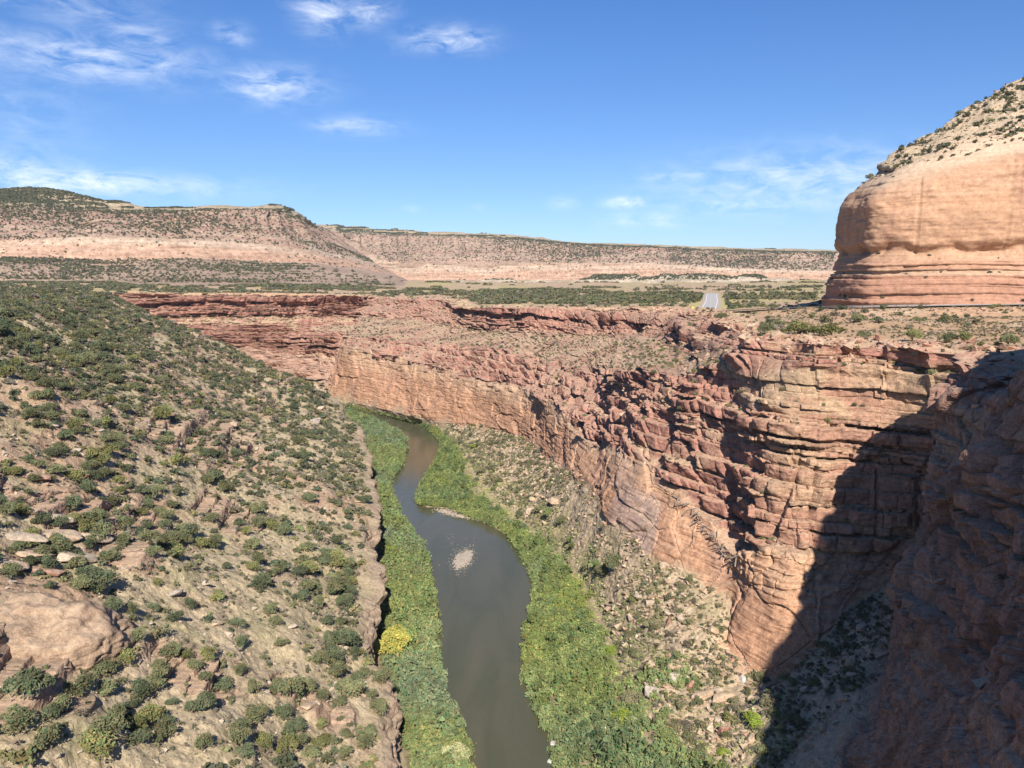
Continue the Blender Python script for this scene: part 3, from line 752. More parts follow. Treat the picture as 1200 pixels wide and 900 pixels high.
WIL = [crown(520 + i, 110, .16, 4 + i % 3, 1.0, 1.05 + .15 * (i % 3), .0, up=.7) for i in range(8)]

def merge(name, variants, pts, size, tint, mat, seed, stretch=None):
    r = np.random.default_rng(seed * 13 + 2003); n = len(pts); vi = r.integers(0, len(variants), n); a = r.random(n) * 6.283
    Vs, Fs, Cs, off = [], [], [], 0
    for k, (v, f, c) in enumerate(variants):
        m = np.where(vi == k)[0]
        if not len(m): continue
        ca, sa = np.cos(a[m])[:, None], np.sin(a[m])[:, None]; s = size[m][:, None]
        sz = s if stretch is None else s * stretch[m][:, None]
        X = (v[None, :, 0] * ca - v[None, :, 1] * sa) * s + pts[m, 0:1]
        Yy = (v[None, :, 0] * sa + v[None, :, 1] * ca) * s + pts[m, 1:2]
        Zz = v[None, :, 2] * sz + pts[m, 2:3]
        Vs.append(np.stack([X, Yy, Zz], -1).reshape(-1, 3))
        Fs.append((f[None] + (np.arange(len(m)) * len(v))[:, None, None] + off).reshape(-1, f.shape[1])); off += len(m) * len(v)
        Cs.append((c[None] * tint[m][:, None, :]).reshape(-1, 3))
    me = mesh_np(name, np.concatenate(Vs), np.concatenate(Fs), False, np.concatenate(Cs))
    return tag(link(name, me, mat), kind='stuff')

def area(g):
    a = np.linalg.norm(np.cross(np.gradient(g['P'], axis=0), np.gradient(g['P'], axis=1)), axis=2)
    return a

def pick(g, n, w, r, mar=60, h=1.0, tol=.04, vis=True):
    """n random points of the grid, with weights w (per square metre), in view of the place"""
    W = area(g) * w
    px, py, fw = project(g['P'])
    W = W * ((fw > 5) & (px > -mar) & (px < 1200 + mar) & (py > -mar) & (py < 900 + mar * 2))
    if vis:
        ok = in_view(g['P'], h, mar, tol)[0]; W = W * ok
    W = W.ravel(); s = W.sum()
    if s <= 0: return np.zeros((0, 3)), np.zeros((0, 3)), 0
    idx = r.choice(len(W), n, p=W / s)
    nu_, nv_ = g['P'].shape[:2]; i, j = idx // nv_, idx % nv_
    i2 = np.minimum(i + 1, nu_ - 1); j2 = np.minimum(j + 1, nv_ - 1)
    a, b_ = r.random(n)[:, None] , r.random(n)[:, None]
    Pg = g['P']; p = Pg[i, j] * (1 - a) * (1 - b_) + Pg[i2, j] * a * (1 - b_) + Pg[i, j2] * (1 - a) * b_ + Pg[i2, j2] * a * b_
    return p, g['N'][i, j], s

def thin(p, size, k=.75):
    """drop points that sit too close to a bigger neighbour"""
    o = np.argsort(-size); cell = {}; keep = []
    for i in o:
        c = (int(p[i, 0] // 6), int(p[i, 1] // 6)); bad = False
        for a in (-1, 0, 1):
            for b_ in (-1, 0, 1):
                for j in cell.get((c[0] + a, c[1] + b_), ()):
                    if np.hypot(p[i, 0] - p[j, 0], p[i, 1] - p[j, 1]) < k * (size[i] + size[j]): bad = True; break
                if bad: break
            if bad: break
        if not bad: cell.setdefault(c, []).append(i); keep.append(i)
    return np.array(keep, int)

r = np.random.default_rng(77)
flat = lambda g, a=.45, b=.7: sstep(a, b, g['N'][..., 2])
cl = lambda g, s, seed: sstep(-.35, .45, fbm(g['P'][..., 0] / s, g['P'][..., 1] / s, 0, 3, seed))

trees = []          # (pos, size, kind) candidates: single junipers
# hillside: open below, dense on the shoulder
g = RL
wj = (g['V'] > 3.02) * (.28 + 1.1 * cl(g, 16, 601) ** 1.5) * (1 + 1.7 * sstep(5.0, 5.8, g['V'])) * flat(g, .35, .6)
p, n_, tot = pick(g, 15000, wj, r, h=2)
s = .6 + 1.6 * r.random(len(p)) ** 1.7 + 1.3 * r.random(len(p)) ** 9
far_boost = 1 + .25 * sstep(250, 500, p[:, 1]); s *= far_boost
k_ = thin(p, s, .46); hill_p, hill_s = p[k_], s[k_]
# plateau beyond the rim
gG = dict(P=G, N=NG, V=np.zeros(gx.shape), S=np.zeros(gx.shape))
okG = (~ins) * (road_d > 9)
wg = okG * (.15 + cl(gG, 35, 611)) * ((R_ < 900) * 1.0)
wg = wg * np.where((gx < 95) | (gy > 420), 1.0, .3) * (1 + 5 * ((gy > 430) & (gx < 150) & (gx > -60)) + 2.5 * (gx < -120))
p, n_, tot = pick(gG, 3600, wg, r, h=1.5, tol=.06); s = .8 + 1.6 * r.random(len(p)) ** 1.5
k_ = thin(p, s, .5); plat_p, plat_s = p[k_], s[k_]
# wall: talus, benches and ledges
g = RW
wt = flat(g, .5, .75) * ((g['V'] > 2.05) & (g['V'] < 3.0)) * (.3 + cl(g, 14, 621)) * (g['S'] < 19.5)
p, n_, tot = pick(g, 1000, wt, r, h=1); s = .6 + 1.6 * r.random(len(p)) ** 2.2
k_ = thin(p, s, .7); tal_p, tal_s = p[k_], s[k_]
wt = flat(g, .45, .7) * ((g['V'] > 4.0) & (g['V'] < 8.0)) * (.3 + cl(g, 25, 631)) * (g['S'] < 19.5) * (1 + 1.2 * ((g['V'] > 5) & (g['V'] < 6)))
p, n_, tot = pick(g, 3400, wt, r, h=1); s = .5 + 1.0 * r.random(len(p)) ** 2
k_ = thin(p, s, .7); led_p, led_s = p[k_], s[k_]
# dome hill
g = RD
wt = flat(g, .4, .65) * (g['V'] > 10.2) * (.25 + cl(g, 10, 641))
p, n_, tot = pick(g, 420, wt, r, h=1); s = .7 + 1.7 * r.random(len(p)) ** 1.5
k_ = thin(p, s, .7); dom_p, dom_s = p[k_], s[k_]
wt = flat(g, .4, .65) * (g['V'] > .5) * (g['V'] < 5)
p, n_, tot = pick(g, 26, wt, r, h=1); dom_p = np.concatenate([dom_p, p]); dom_s = np.concatenate([dom_s, .5 + .8 * r.random(len(p))])

def surf(g, px, py, tol=6):
    """the terrain point nearest to a line of sight"""
    qx, qy, fw = project(g['P']); d = np.hypot(qx - px, qy - py) + (fw < 5) * 1e6
    m = d < d.min() + tol
    fwm = np.where(m, fw, 1e9); i = np.unravel_index(np.argmin(fwm + 4 * d * m), d.shape)
    return g['P'][i].copy()

# ---- where a thing stands, in words
def where(px, py, src):
    if src == 'hill':
        if py > 760:
            return 'in the bottom left corner below the smooth outcrop' if px < 190 else ('on the bare slope at the bottom centre left' if px < 330 else 'near the cliff edge above the willows at the bottom')
        if py > 640: return 'beside the smooth pale outcrop' if px < 190 else ('on the open tan slope right of the smooth outcrop' if px < 320 else 'on the lower slope near the dark cliff edge')
        if py > 560: return 'by the stacked rock slabs on the left hillside' if px < 150 else ('on the middle of the left hillside' if px < 290 else 'above the dark overhang by the river')
        if py > 480: return 'on the reddish soil at the left edge of the hillside' if px < 130 else ('on the stony mid slope of the left hillside' if px < 270 else 'on the rocky lower end of the hillside by the river bend')
        if py > 410: return 'among red ledges on the upper left hillside' if px < 150 else 'on the ridge falling to the river bend'
        return 'in the dense scrub on the left shoulder' if px < 130 else 'on the skyline ridge of the left hillside'
    if src == 'plat':
        if px > 960: return 'on the sandy flat below the rock dome'
        if px > 840: return 'between the road bend and the canyon rim' if py > 362 else 'beyond the guardrail at the foot of the dome'
        return 'in the green belt on the flat left of the road' if px > 560 else 'on the far flat at the mesa foot'
    if src == 'tal':
        if py > 760: return 'on the lower talus right of the river'
        if py > 640: return 'on the talus under the grey slab'
        return 'on the pale talus by the river bend'
    if src == 'led':
        if px > 860: return 'on a ledge of the red wall above the alcove'
        if px > 690: return 'in the gully between the red ledges'
        return 'on the bench above the smooth sandstone wall'
    if px > 960 and py < 230: return 'on the stony hill above the rock dome'
    return 'on the ledges at the foot of the rock dome'

def sizeword(pxs): return 'large' if pxs > 26 else ('middling' if pxs > 15 else 'small')
KW = {'juniper': 'olive green', 'pinyon': 'dark green', 'yellowgreen': 'yellow green', 'sage': 'pale sage green', 'grey': 'dry grey brown'}

def place_tree(p, s, kind, src, i):
    px, py, fw = [float(a) for a in project(p)]
    scr = 2 * s / fw * FPX
    v = i % 5
    lab = f"{sizeword(scr)} {KW[kind]} juniper {where(px, py, src)}"
    e = bpy.data.objects.new('juniper_tree', None); COL.objects.link(e); e.empty_display_size = .3
    e.location = p; e.rotation_euler = (0, 0, float(hsh(i, 3)) * 6.28)
    sz = s * (.85 + .4 * float(hsh(i, 5)))
    e.scale = (s * (.82 + .4 * float(hsh(i, 15))), s * (.82 + .4 * float(hsh(i, 16))), sz)
    tag(e, lab, 'tree', f"junipers {where(px, py, src)}")
    link('trunk', TRm[i % 3], None, e)
    c = link('crown', JUNm[kind][v], None, e)
    return e

def place_shrub(p, s, kind, src, i):
    px, py, fw = [float(a) for a in project(p)]; scr = 2 * s / fw * FPX
    o = link('desert_shrub', SHRm[kind][i % 4]); o.location = p; o.rotation_euler = (0, 0, float(hsh(i, 7)) * 6.28); o.scale = (s, s, s * (.8 + .4 * float(hsh(i, 8))))
    tag(o, f"{sizeword(scr)} {KW[kind]} shrub {where(px, py, src)}", 'shrub', f"shrubs {where(px, py, src)}")

# hand-placed trees the photograph singles out: pixel, crown radius in metres, kind
HERO = [(35,812,4.2,'pinyon'), (95,808,3.2,'juniper'), (20,850,3.0,'juniper'), (125,855,3.8,'juniper'), (60,870,2.8,'juniper'), (190,862,3.0,'juniper'), (110,880,3.4,'yellowgreen'),
 (85,596,3.2,'pinyon'), (70,610,2.4,'pinyon'), (132,592,2.6,'juniper'), (165,600,2.0,'yellowgreen'), (130,655,2.6,'juniper'), (210,650,2.8,'yellowgreen'), (185,570,2.4,'juniper'), (210,575,2.2,'juniper'),
 (256,698,2.5,'yellowgreen'), (185,680,1.7,'yellowgreen'), (340,805,2.8,'juniper'), (300,835,2.8,'juniper'), (285,850,2.2,'pinyon'), (335,875,2.8,'yellowgreen'), (376,845,1.7,'yellowgreen'), (240,875,2.2,'juniper'),
 (325,725,2.0,'juniper'), (300,655,2.8,'juniper'), (265,660,2.0,'pinyon'), (185,740,2.8,'grey'), (145,770,2.4,'yellowgreen'), (290,620,1.9,'yellowgreen'), (248,600,2.4,'juniper'), (285,785,2.4,'juniper'), (295,805,2.2,'juniper'), (200,820,1.3,'pinyon'),
 (330,665,2.0,'juniper'), (225,775,2.0,'juniper'), (235,790,1.8,'juniper'), (60,685,1.5,'pinyon'), (20,640,2.2,'juniper'), (10,598,2.4,'juniper'), (40,560,2.2,'juniper'), (60,560,1.6,'juniper')]
heroP = []
nt = ns = 0
for px, py, s, kd in HERO:
    p = surf(RL, px, py + 6); heroP.append(p); s *= .8
    if kd == 'grey': place_shrub(p, s, 'sage', 'hill', ns); ns += 1
    else: place_tree(p - np.array([0, 0, .1]), s, kd, 'hill', nt); nt += 1
HW = [(975,392,2.6), (897,392,1.9), (917,380,1.9), (935,391,2.2), (1003,378,2.2), (1008,388,1.4), (1068,388,2.0), (1078,360,.9), (1115,390,1.5), (1130,392,1.4), (1078,378,1.2), (845,372,1.6), (955,383,1.4)]
for px, py, s in HW:
    p = surf(gG, px, py) if py < 380 else surf(RW, px, py)
    if np.hypot(*(p[:2])) < 60: continue
    place_tree(p - np.array([0, 0, .1]), s * 1.35, ('juniper', 'yellowgreen', 'juniper')[nt % 3], 'plat', nt); nt += 1
heroP = np.array(heroP)
dmin = np.min(np.hypot(hill_p[:, None, 0] - heroP[None, :, 0], hill_p[:, None, 1] - heroP[None, :, 1]), 1)
oc = surf(RL, 66, 742)[:2] + np.array([-4.0, 2.0])
m = (dmin > hill_s + 1.5) & (np.hypot(hill_p[:, 0] - oc[0], hill_p[:, 1] - oc[1]) > 12.5); hill_p, hill_s = hill_p[m], hill_s[m]

cand = []
for arr, sz, src in ((hill_p, hill_s, 'hill'), (plat_p, plat_s, 'plat'), (dom_p, dom_s, 'dome')):
    px, py, fw = project(arr)
    for i in range(len(arr)): cand.append((2 * sz[i] / fw[i] * FPX * (1 if 0 < px[i] < 1200 and 0 < py[i] < 890 else 0), i, src, arr[i], sz[i]))
cand.sort(key=lambda c: -c[0])
kinds = ('juniper', 'juniper', 'pinyon', 'juniper', 'yellowgreen', 'pinyon')
n_ind = 300 - nt
for c in cand[:n_ind]:
    place_tree(c[3] - np.array([0, 0, .12]), c[4], kinds[nt * 7 % 6] if c[2] != 'plat' else kinds[nt % 4], c[2], nt); nt += 1
rest = cand[n_ind:]
rp = np.array([c[3] for c in rest]); rsz = np.array([c[4] for c in rest])
base_t = np.array([[.088, .096, .040], [.062, .078, .036], [.13, .135, .048], [.135, .125, .070]])
def tints(n, seed, w=(.45, .25, .15, .15), rel=LEAF['far']):
    rr = np.random.default_rng(seed * 7 + 1001); t = base_t[rr.choice(4, n, p=w)] / np.array([.070, .078, .034]); return t * (.75 + .5 * rr.random((n, 1)))
merge('scrub', LOW, rp - np.array([0, 0, .1]), rsz, tints(len(rp), 5), LEAF['far'], 3)

# shrubs of talus and ledges
candS = []
for arr, sz, src in ((tal_p, tal_s, 'tal'), (led_p, led_s, 'led')):
    px, py, fw = project(arr)
    for i in range(len(arr)): candS.append((2 * sz[i] / fw[i] * FPX * (1 if 0 < px[i] < 1200 and 0 < py[i] < 890 else 0), i, src, arr[i], sz[i]))
candS.sort(key=lambda c: -c[0])
sk = ('juniper', 'sage', 'sage', 'juniper', 'grey', 'yellowgreen', 'juniper')
for c in candS[:299 - ns]:
    place_shrub(c[3] - np.array([0, 0, .05]), c[4], sk[ns % 7], c[2], ns); ns += 1
rest = candS[299:]
rp = np.array([c[3] for c in rest]); rsz = np.array([c[4] for c in rest])
merge('ledge_scrub', LOW, rp - np.array([0, 0, .05]), rsz, tints(len(rp), 6, (.4, .2, .15, .25)), LEAF['far'], 4)

pn0 = fbm(RW['P'][..., 0] / 10, RW['P'][..., 1] / 10, 0, 3, 733)
# low brush and dry tufts
def tuft_stuff(name, g, w, n, lo, hi, seed, tw, mat=LEAF['far'], var=TINY):
    rr = np.random.default_rng(seed); p, n_, t = pick(g, n, w, rr, h=.4)
    if len(p): merge(name, var, p - np.array([0, 0, .04]), lo + (hi - lo) * rr.random(len(p)) ** 2.5, tints(len(p), seed, tw), mat, seed)
tuft_stuff('low_brush', RL, (RL['V'] > 3) * (.3 + cl(RL, 7, 701)), 16000, .18, .8, 21, (.2, .1, .25, .45))
tuft_stuff('low_brush', RW, ((RW['V'] > 2.0) & (RW['V'] < 3.0)) * flat(RW) * (.25 + cl(RW, 6, 703)) * (RW['S'] < 19.8), 11000, .18, .95, 22, (.25, .1, .35, .30))
tuft_stuff('low_brush', RW, ((RW['V'] > 4.0) & (RW['V'] < 8.0)) * flat(RW) * (.2 + cl(RW, 9, 705)), 5500, .2, .75, 23, (.3, .2, .2, .3))
tuft_stuff('low_brush', gG, okG * (R_ < 700) * (.3 + cl(gG, 12, 707)), 4000, .2, .7, 24, (.25, .1, .25, .4))
tuft_stuff('low_brush', RD, (RD['V'] > 10.5) * flat(RD, .3, .5), 700, .2, .7, 25, (.3, .2, .2, .3))
tuft_stuff('bank_grass', RW, (RW['V'] > 1.5) * (1 - sstep(2.15, 2.5, RW['V'] - .2 * pn0)) * (RW['S'] > 4) * (RW['S'] < 20), 7500, .22, .8, 26, (.2, .05, .4, .35), LEAF['willow'], GRS)
# far scrub on mesas and flats
def far_scrub(g, w, n, lo, hi, seed, tw=(.4, .45, .05, .10)):
    rr = np.random.default_rng(seed); p, n_, t = pick(g, n, w, rr, h=2, tol=.03)
    merge('far_scrub', TINY, p - np.array([0, 0, .3]), lo + (hi - lo) * rr.random(len(p)) ** 1.7, tints(len(p), seed, tw) * .95, LEAF['far'], seed)
fm = lambda g, s, seed: .45 + cl(g, s, seed)
far_scrub(RM1, fm(RM1, 90, 711) * np.where((RM1['V'] > 1.02) & (RM1['V'] < 2.0), .12, 1) * (1 + 3.5 * (RM1['V'] > 3.3)) * np.where(RM1['V'] < .8, .75, 1.0), 26000, 1.2, 3.5, 31)
far_scrub(RM2, fm(RM2, 150, 713) * np.where((RM2['V'] > 1.02) & (RM2['V'] < 2.0), .10, 1) * (1 + 4.5 * (RM2['V'] > 3.3)), 15000, 1.8, 4.6, 32)
far_scrub(RH, fm(RH, 40, 715), 5000, 1.3, 3.4, 33)
far_scrub(gG, okG * (R_ > 560) * (R_ < 2600) * (.35 + cl(gG, 120, 717)) * (1 + 5 * (1 - sstep(60, 190, gx)) * (1 - sstep(1000, 1500, gy))), 30000, 1.2, 3.3, 34, (.55, .15, .15, .15))

# willows along the water: one mass on each bank
def willows(name, g, w, n, lo, hi, seed, tcol):
    rr = np.random.default_rng(seed); p, n_, t = pick(g, n, w, rr, h=1.5, mar=40)
    p[:, 2] = np.maximum(p[:, 2], .05); sz = lo + (hi - lo) * rr.random(len(p)) ** 1.5
    tn = fbm(p[:, 0] / 9, p[:, 1] / 9, 0, 3, seed); tn2 = fbm(p[:, 0] / 22 + 9, p[:, 1] / 22, 0, 2, seed + 1)
    t = np.column_stack([1 + .15 * tn + .09 * tn2, 1 + .15 * tn + .05 * tn2, 1 + .1 * tn - .18 * tn2]) * (.8 + .4 * rr.random((len(p), 1))) * np.array(tcol)
    merge(name, WIL, p - np.array([0, 0, .15]), sz, np.clip(t, .3, 2.2), LEAF['willow'], seed, .9 + .9 * rr.random(len(p)))
pn = fbm(RW['P'][..., 0] / 14, RW['P'][..., 1] / 14, 0, 3, 731)
willows('willow_thicket', RW, (((RW['V'] > .55) & (RW['V'] < 1.80 + .38 * pn + .30 * sstep(11.5, 14, RW['S']))) * np.where(RW['V'] > 1.75, .55, 1.0)) * (RW['S'] > 3.6) * (RW['S'] < 21.2), 8000, .5, 1.75, 41, (1.05, 1.06, .95))
willows('willow_thicket', RL, ((RL['V'] > .55) & (RL['V'] < 1.86)) * (RL['S'] < 11.2) * (RL['S'] > 1.2), 7000, .55, 2.3, 42, (.98, .98, 1.1))

willows('willow_thicket', RW, ((RW['V'] > .9) & (RW['V'] < 1.8)) * (RW['S'] > 3.6) * (RW['S'] < 20), 420, 1.5, 2.7, 43, (.92, 1.0, .95))
willows('willow_thicket', RL, ((RL['V'] > .8) & (RL['V'] < 1.8)) * (RL['S'] < 11.2) * (RL['S'] > 1.2), 420, 1.6, 3.0, 44, (.88, .96, 1.0))
BUSHm = {}
for k_ in ('willow', 'juniper', 'sage', 'bright', 'pinyon'):
    BUSHm[k_] = []
    for i in range(4):
        cv = crown(560 + i, 1500, .075, 12, 1.0, .95 + .12 * i, .0); me = mesh_np('bush', cv[0], cv[1], False, cv[2]); me.materials.append(LEAF[k_]); BUSHm[k_].append(me)
BW = {'willow': 'leafy green', 'juniper': 'olive', 'sage': 'greyish green', 'bright': 'bright green', 'pinyon': 'dark green'}
rb = np.random.default_rng(95)
for side, g, w, n, smax in (('left', RL, ((RL['V'] > 1.45) & (RL['V'] < 2.0)) * (RL['S'] < 9.5) * (RL['S'] > 1.5), 34, 3.3), ('right', RW, ((RW['V'] > 1.6) & (RW['V'] < 2.35)) * (RW['S'] > 6) * (RW['S'] < 19.5), 46, 2.8)):
    p, n_, t = pick(g, n, w, rb, mar=0, h=2)
    for i in range(len(p)):
        px, py, fw = [float(a) for a in project(p[i])]; s = 1.3 + (smax - 1.3) * rb.random() ** 1.3; kd = ('willow', 'juniper', 'pinyon', 'sage', 'willow', 'bright', 'juniper')[i % 7]
        o = link('bank_bush', BUSHm[kd][i % 4]); o.location = p[i] - np.array([0, 0, .1]); o.scale = (s, s * (.8 + .4 * rb.random()), s * (.8 + .4 * rb.random())); o.rotation_euler = (0, 0, rb.random() * 6.28)
        zone = ('at the near end' if py > 740 else ('along the middle stretch' if py > 610 else 'near the river bend'))
        plc = f"{'under the dark cliff of the left bank' if side == 'left' else 'where the right bank meets the talus'} {zone}"
        tag(o, f"{'big' if s > 2.2 else 'small'} {BW[kd]} bush {plc}", 'bush', f"bushes {plc}")

# single trees and bushes of the bank
def big_bush(name, px, py, g, rad_, kind, h, label, cat='bush', group=None, n=2600, leaf=.07, tr=True, seed=900):
    p = surf(g, px, py); cv = crown(seed, n, leaf, 11, 1.0, h)
    e = bpy.data.objects.new(name, None); COL.objects.link(e); e.location = p - np.array([0, 0, .1]); e.scale = (rad_,) * 3
    tag(e, label, cat, group)
    me = mesh_np('crown', cv[0], cv[1], False, cv[2]); me.materials.append(LEAF[kind]); link('crown', me, None, e)
    if tr: link('trunk', TRm[seed % 3], None, e)
big_bush('cottonwood_tree', 463, 768, RL, 5.4, 'cottonwood', 1.5, 'yellow cottonwood tree among green willows on the left bank', 'tree', seed=901, n=5200, leaf=.045)
big_bush('bank_bush', 492, 722, RL, 1.9, 'bright', 1.1, 'bright yellow green bush at the water edge beside the yellow cottonwood', seed=902)
big_bush('bank_bush', 535, 893, RL, 3.3, 'silver', 1.2, 'silvery green bush at the water edge at the bottom of the left bank', seed=903, n=3200)
big_bush('bank_bush', 724, 665, RW, 3.6, 'juniper', 1.0, 'dark green bush under the left end of the grey slab', seed=904)
big_bush('bank_bush', 708, 672, RW, 3.0, 'juniper', .9, 'dark olive bush left of another at the foot of the grey slab', seed=905)
big_bush('bank_bush', 765, 738, RW, 2.6, 'sage', 1.0, 'round sage green bush on the talus beside a tall thin rock', seed=906)
big_bush('bank_bush', 745, 770, RW, 2.2, 'juniper', 1.0, 'olive bush below the round sage bush on the talus', seed=907)
big_bush('bank_bush', 730, 845, RW, 3.0, 'bright', .9, 'light green willow clump at the lower right of the river bank', seed=908)
big_bush('bank_bush', 885, 850, RW, 2.6, 'bright', .8, 'green bush at the mouth of the shaded alcove', seed=909)
big_bush('bank_bush', 722, 870, RW, 2.1, 'willow', .9, 'round dark green willow near white stones by the water', seed=910)
big_bush('bank_bush', 450, 800, RL, 2.4, 'juniper', 1.3, 'tall olive bush at the foot of the dark cliff, below the cottonwood', seed=911)
big_bush('bank_bush', 445, 835, RL, 2.2, 'juniper', 1.2, 'olive bush at the cliff foot near the bottom of the left bank', seed=912)

# ------------------------------------------------------------------ rocks
def rock(seed, flat_=1.0, n=22):
    r = np.random.default_rng(seed); bm = bmesh.new()
    d = r.normal(size=(n, 3)); d /= np.linalg.norm(d, axis=1, keepdims=True); d = np.sign(d) * np.abs(d) ** .7
    for q in d * (.75 + .3 * r.random((n, 1))) * np.array([1, .75, .62 * flat_]): bm.verts.new(q)
    res = bmesh.ops.convex_hull(bm, input=bm.verts)
    bmesh.ops.delete(bm, geom=[v for v in res.get('geom_interior', []) if isinstance(v, bmesh.types.BMVert)] , context='VERTS')
    bmesh.ops.bevel(bm, geom=[e for e in bm.edges], offset=.045, segments=1, affect='EDGES', profile=.5)
    bmesh.ops.triangulate(bm, faces=bm.faces)
    bm.verts.ensure_lookup_table(); bm.verts.index_update()
    V = np.array([v.co[:] for v in bm.verts]); F = np.array([[v.index for v in f.verts] for f in bm.faces]); bm.free()
    V = V * (1 + .05 * fbm(V[:, 0] * 3 + seed, V[:, 1] * 3, V[:, 2] * 3, 2, seed))[:, None]
    return V, F, np.ones((len(V), 3))
ROCK = [rock(800 + i, .6 + .5 * (i % 3) / 2) for i in range(9)]
def simple_rock(seed):
    r = np.random.default_rng(seed); bm = bmesh.new()
    for q in r.normal(size=(10, 3)) * np.array([.6, .5, .38]): bm.verts.new(q)
    bmesh.ops.convex_hull(bm, input=bm.verts)
    bmesh.ops.delete(bm, geom=[v for v in bm.verts if not v.link_faces], context='VERTS')
    bm.verts.index_update()
    V = np.array([v.co[:] for v in bm.verts]); F = np.array([[v.index for v in f.verts] for f in bm.faces]); bm.free()
    return V, F, np.ones((len(V), 3))
PEB = [simple_rock(830 + i) for i in range(8)]
TONES = {'pale': (.46, .35, .25), 'tan': (.45, .31, .20), 'red': (.33, .17, .115), 'grey': (.36, .30, .25), 'white': (.62, .58, .50)}
ROCKm = {}
for t, c in TONES.items():
    ROCKm[t] = []
    for v, f, cc in ROCK:
        me = mesh_np('boulder', v, f, False, cc * np.array(c)); me.materials.append(M_boulder); ROCKm[t].append(me)
def boulder(p, s, tone, i, label, group=None, rot=None, sc=None, name='boulder'):
    o = link(name, ROCKm[tone][i % 9]); o.location = p + np.array([0, 0, s * .18])
    h = hsh(i, np.arange(3), 5); o.rotation_euler = rot or (float(h[0]) * .6 - .3, float(h[1]) * .6 - .3, float(h[2]) * 6.28)
    o.scale = sc or (s, s * .9, s)
    return tag(o, label, 'rock', group)
# rocks the photograph singles out
BL = [(793,782,3.2,'tan','large tan angular boulder, upper one of the cluster on the lower talus'), (765,783,2.6,'tan','tan boulder left of the largest one in the talus cluster'), (790,797,2.2,'grey','greyish tilted block under the large tan boulder'),
 (826,818,3.8,'tan','long flat topped tan boulder left of its twin above the alcove mouth'), (846,822,3.6,'tan','long flat topped tan boulder right of its twin above the alcove mouth'), (765,815,2.6,'grey','wide grey pink boulder with whitish base among willows'),
 (651,590,3.8,'tan','rounded red tan boulder split by a dark crack at the river bend'), (622,600,3.2,'pale','smooth pale boulder above the willows at the river bend'), (872,798,1.4,'white','small bright white boulder on the talus below the buttress'),
 (748,700,2.2,'pale','pale block in the rockfall under the grey slab'), (762,708,1.8,'pale','white pale block at the lower end of the rockfall under the grey slab'), (743,848,1.8,'grey','flat grey boulder among the bank willows'), (692,835,1.2,'white','small white rock half hidden in the bank willows'),
 (707,853,1.2,'white','pale stone in willows near the water'), (722,844,1.4,'red','pinkish flat stone in the bank willows'), (646,872,1.1,'white','white stone at the right water edge, upper of two'), (650,893,1.3,'white','white stone standing in the water at the bottom'), (658,880,.8,'white','small white stone at the water edge between willows'),
 (378,478,3.4,'pale','pale rock at the tip of the ridge by the river bend'), (372,492,3.8,'grey','grey rock below the pale one at the ridge tip'), (783,733,1.3,'red','tall thin dark rock standing on the talus')]
for i, (px, py, s, tone, lab) in enumerate(BL):
    p = surf(RL if px < 400 else RW, px, py)
    if i == 3 or i == 4: boulder(p, s, tone, i, lab, rot=(.15, .05, .6), sc=(s * 1.1, s * .6, s * .5))
    elif i == 20: boulder(p + np.array([0, 0, .8]), s, tone, i, lab, rot=(.1, .25, .3), sc=(.5, .4, 2.6))
    else: boulder(p, s, tone, i, lab)
rr = np.random.default_rng(91)
nb = 100
p, n_, t = pick(RW, 90, ((RW['V'] > 2.1) & (RW['V'] < 3.0)) * flat(RW) * (RW['S'] > 8.5) * (RW['S'] < 19.5), rr, mar=0, h=.6)
tones = ('pale', 'tan', 'tan', 'pale', 'red')
for i in range(len(p)):
    px, py, fw = project(p[i]); s = .7 + 1.6 * rr.random() ** 2.5; tone = tones[i % 5]
    boulder(p[i], s, tone, nb + i, f"{'big' if s > 1.5 else 'small'} {tone} boulder {where(px, py, 'tal')}", f"loose boulders {where(px, py, 'tal')}")
p, n_, t = pick(RL, 70, (RL['V'] > 3.05) * (RL['V'] < 5.5) * (RL['P'][..., 1] < 340), rr, mar=0, h=.6)
for i in range(len(p)):
    px, py, fw = project(p[i]); s = .6 + 1.5 * rr.random() ** 2.5; tone = ('pale', 'tan', 'grey')[i % 3]
    boulder(p[i], s, tone, nb + 200 + i, f"{'big' if s > 1.3 else 'small'} {tone} rock {where(px, py, 'hill')}", f"loose rocks {where(px, py, 'hill')}", sc=(s * 1.2, s, s * .5))
def rubble(g, w, n, lo, hi, seed, cols):
    rr = np.random.default_rng(seed); p, n_, t = pick(g, n, w, rr, h=.4); cols = np.array(cols)
    merge('rubble', PEB, p, lo + (hi - lo) * rr.random(len(p)) ** 3, cols[rr.integers(0, len(cols), len(p))] * (.8 + .4 * rr.random((len(p), 1))), M_boulder, seed)
rubble(RW, ((RW['V'] > 2.05) & (RW['V'] < 3.05)) * flat(RW, .3, .5) * (RW['S'] < 20.0) * (.1 + cl(RW, 9, 741)), 5200, .12, 1.2, 51, [(.46, .345, .23), (.44, .30, .19), (.38, .23, .15), (.44, .33, .22)])
rubble(RW, ((RW['V'] > 4.0) & (RW['V'] < 7.6)) * flat(RW, .3, .5), 5000, .2, 1.4, 52, [(.33, .17, .115), (.42, .26, .17), (.36, .19, .13)])
rubble(RW, ((RW['V'] > 6.9) & (RW['V'] < 7.75)) * (RW['S'] > 10) * (RW['S'] < 19.6), 900, .25, 2.0, 55, [(.40, .235, .155), (.36, .19, .13), (.43, .29, .19)])
rubble(RL, (RL['V'] > 3.0) * (RL['V'] < 6) * (.15 + cl(RL, 9, 743)), 6000, .12, .8, 53, [(.46, .36, .26), (.40, .27, .18), (.38, .31, .24)])
rubble(RD, (RD['V'] > 10.8) * flat(RD, .3, .5), 1500, .2, 1.2, 54, [(.5, .42, .3), (.45, .33, .22)])

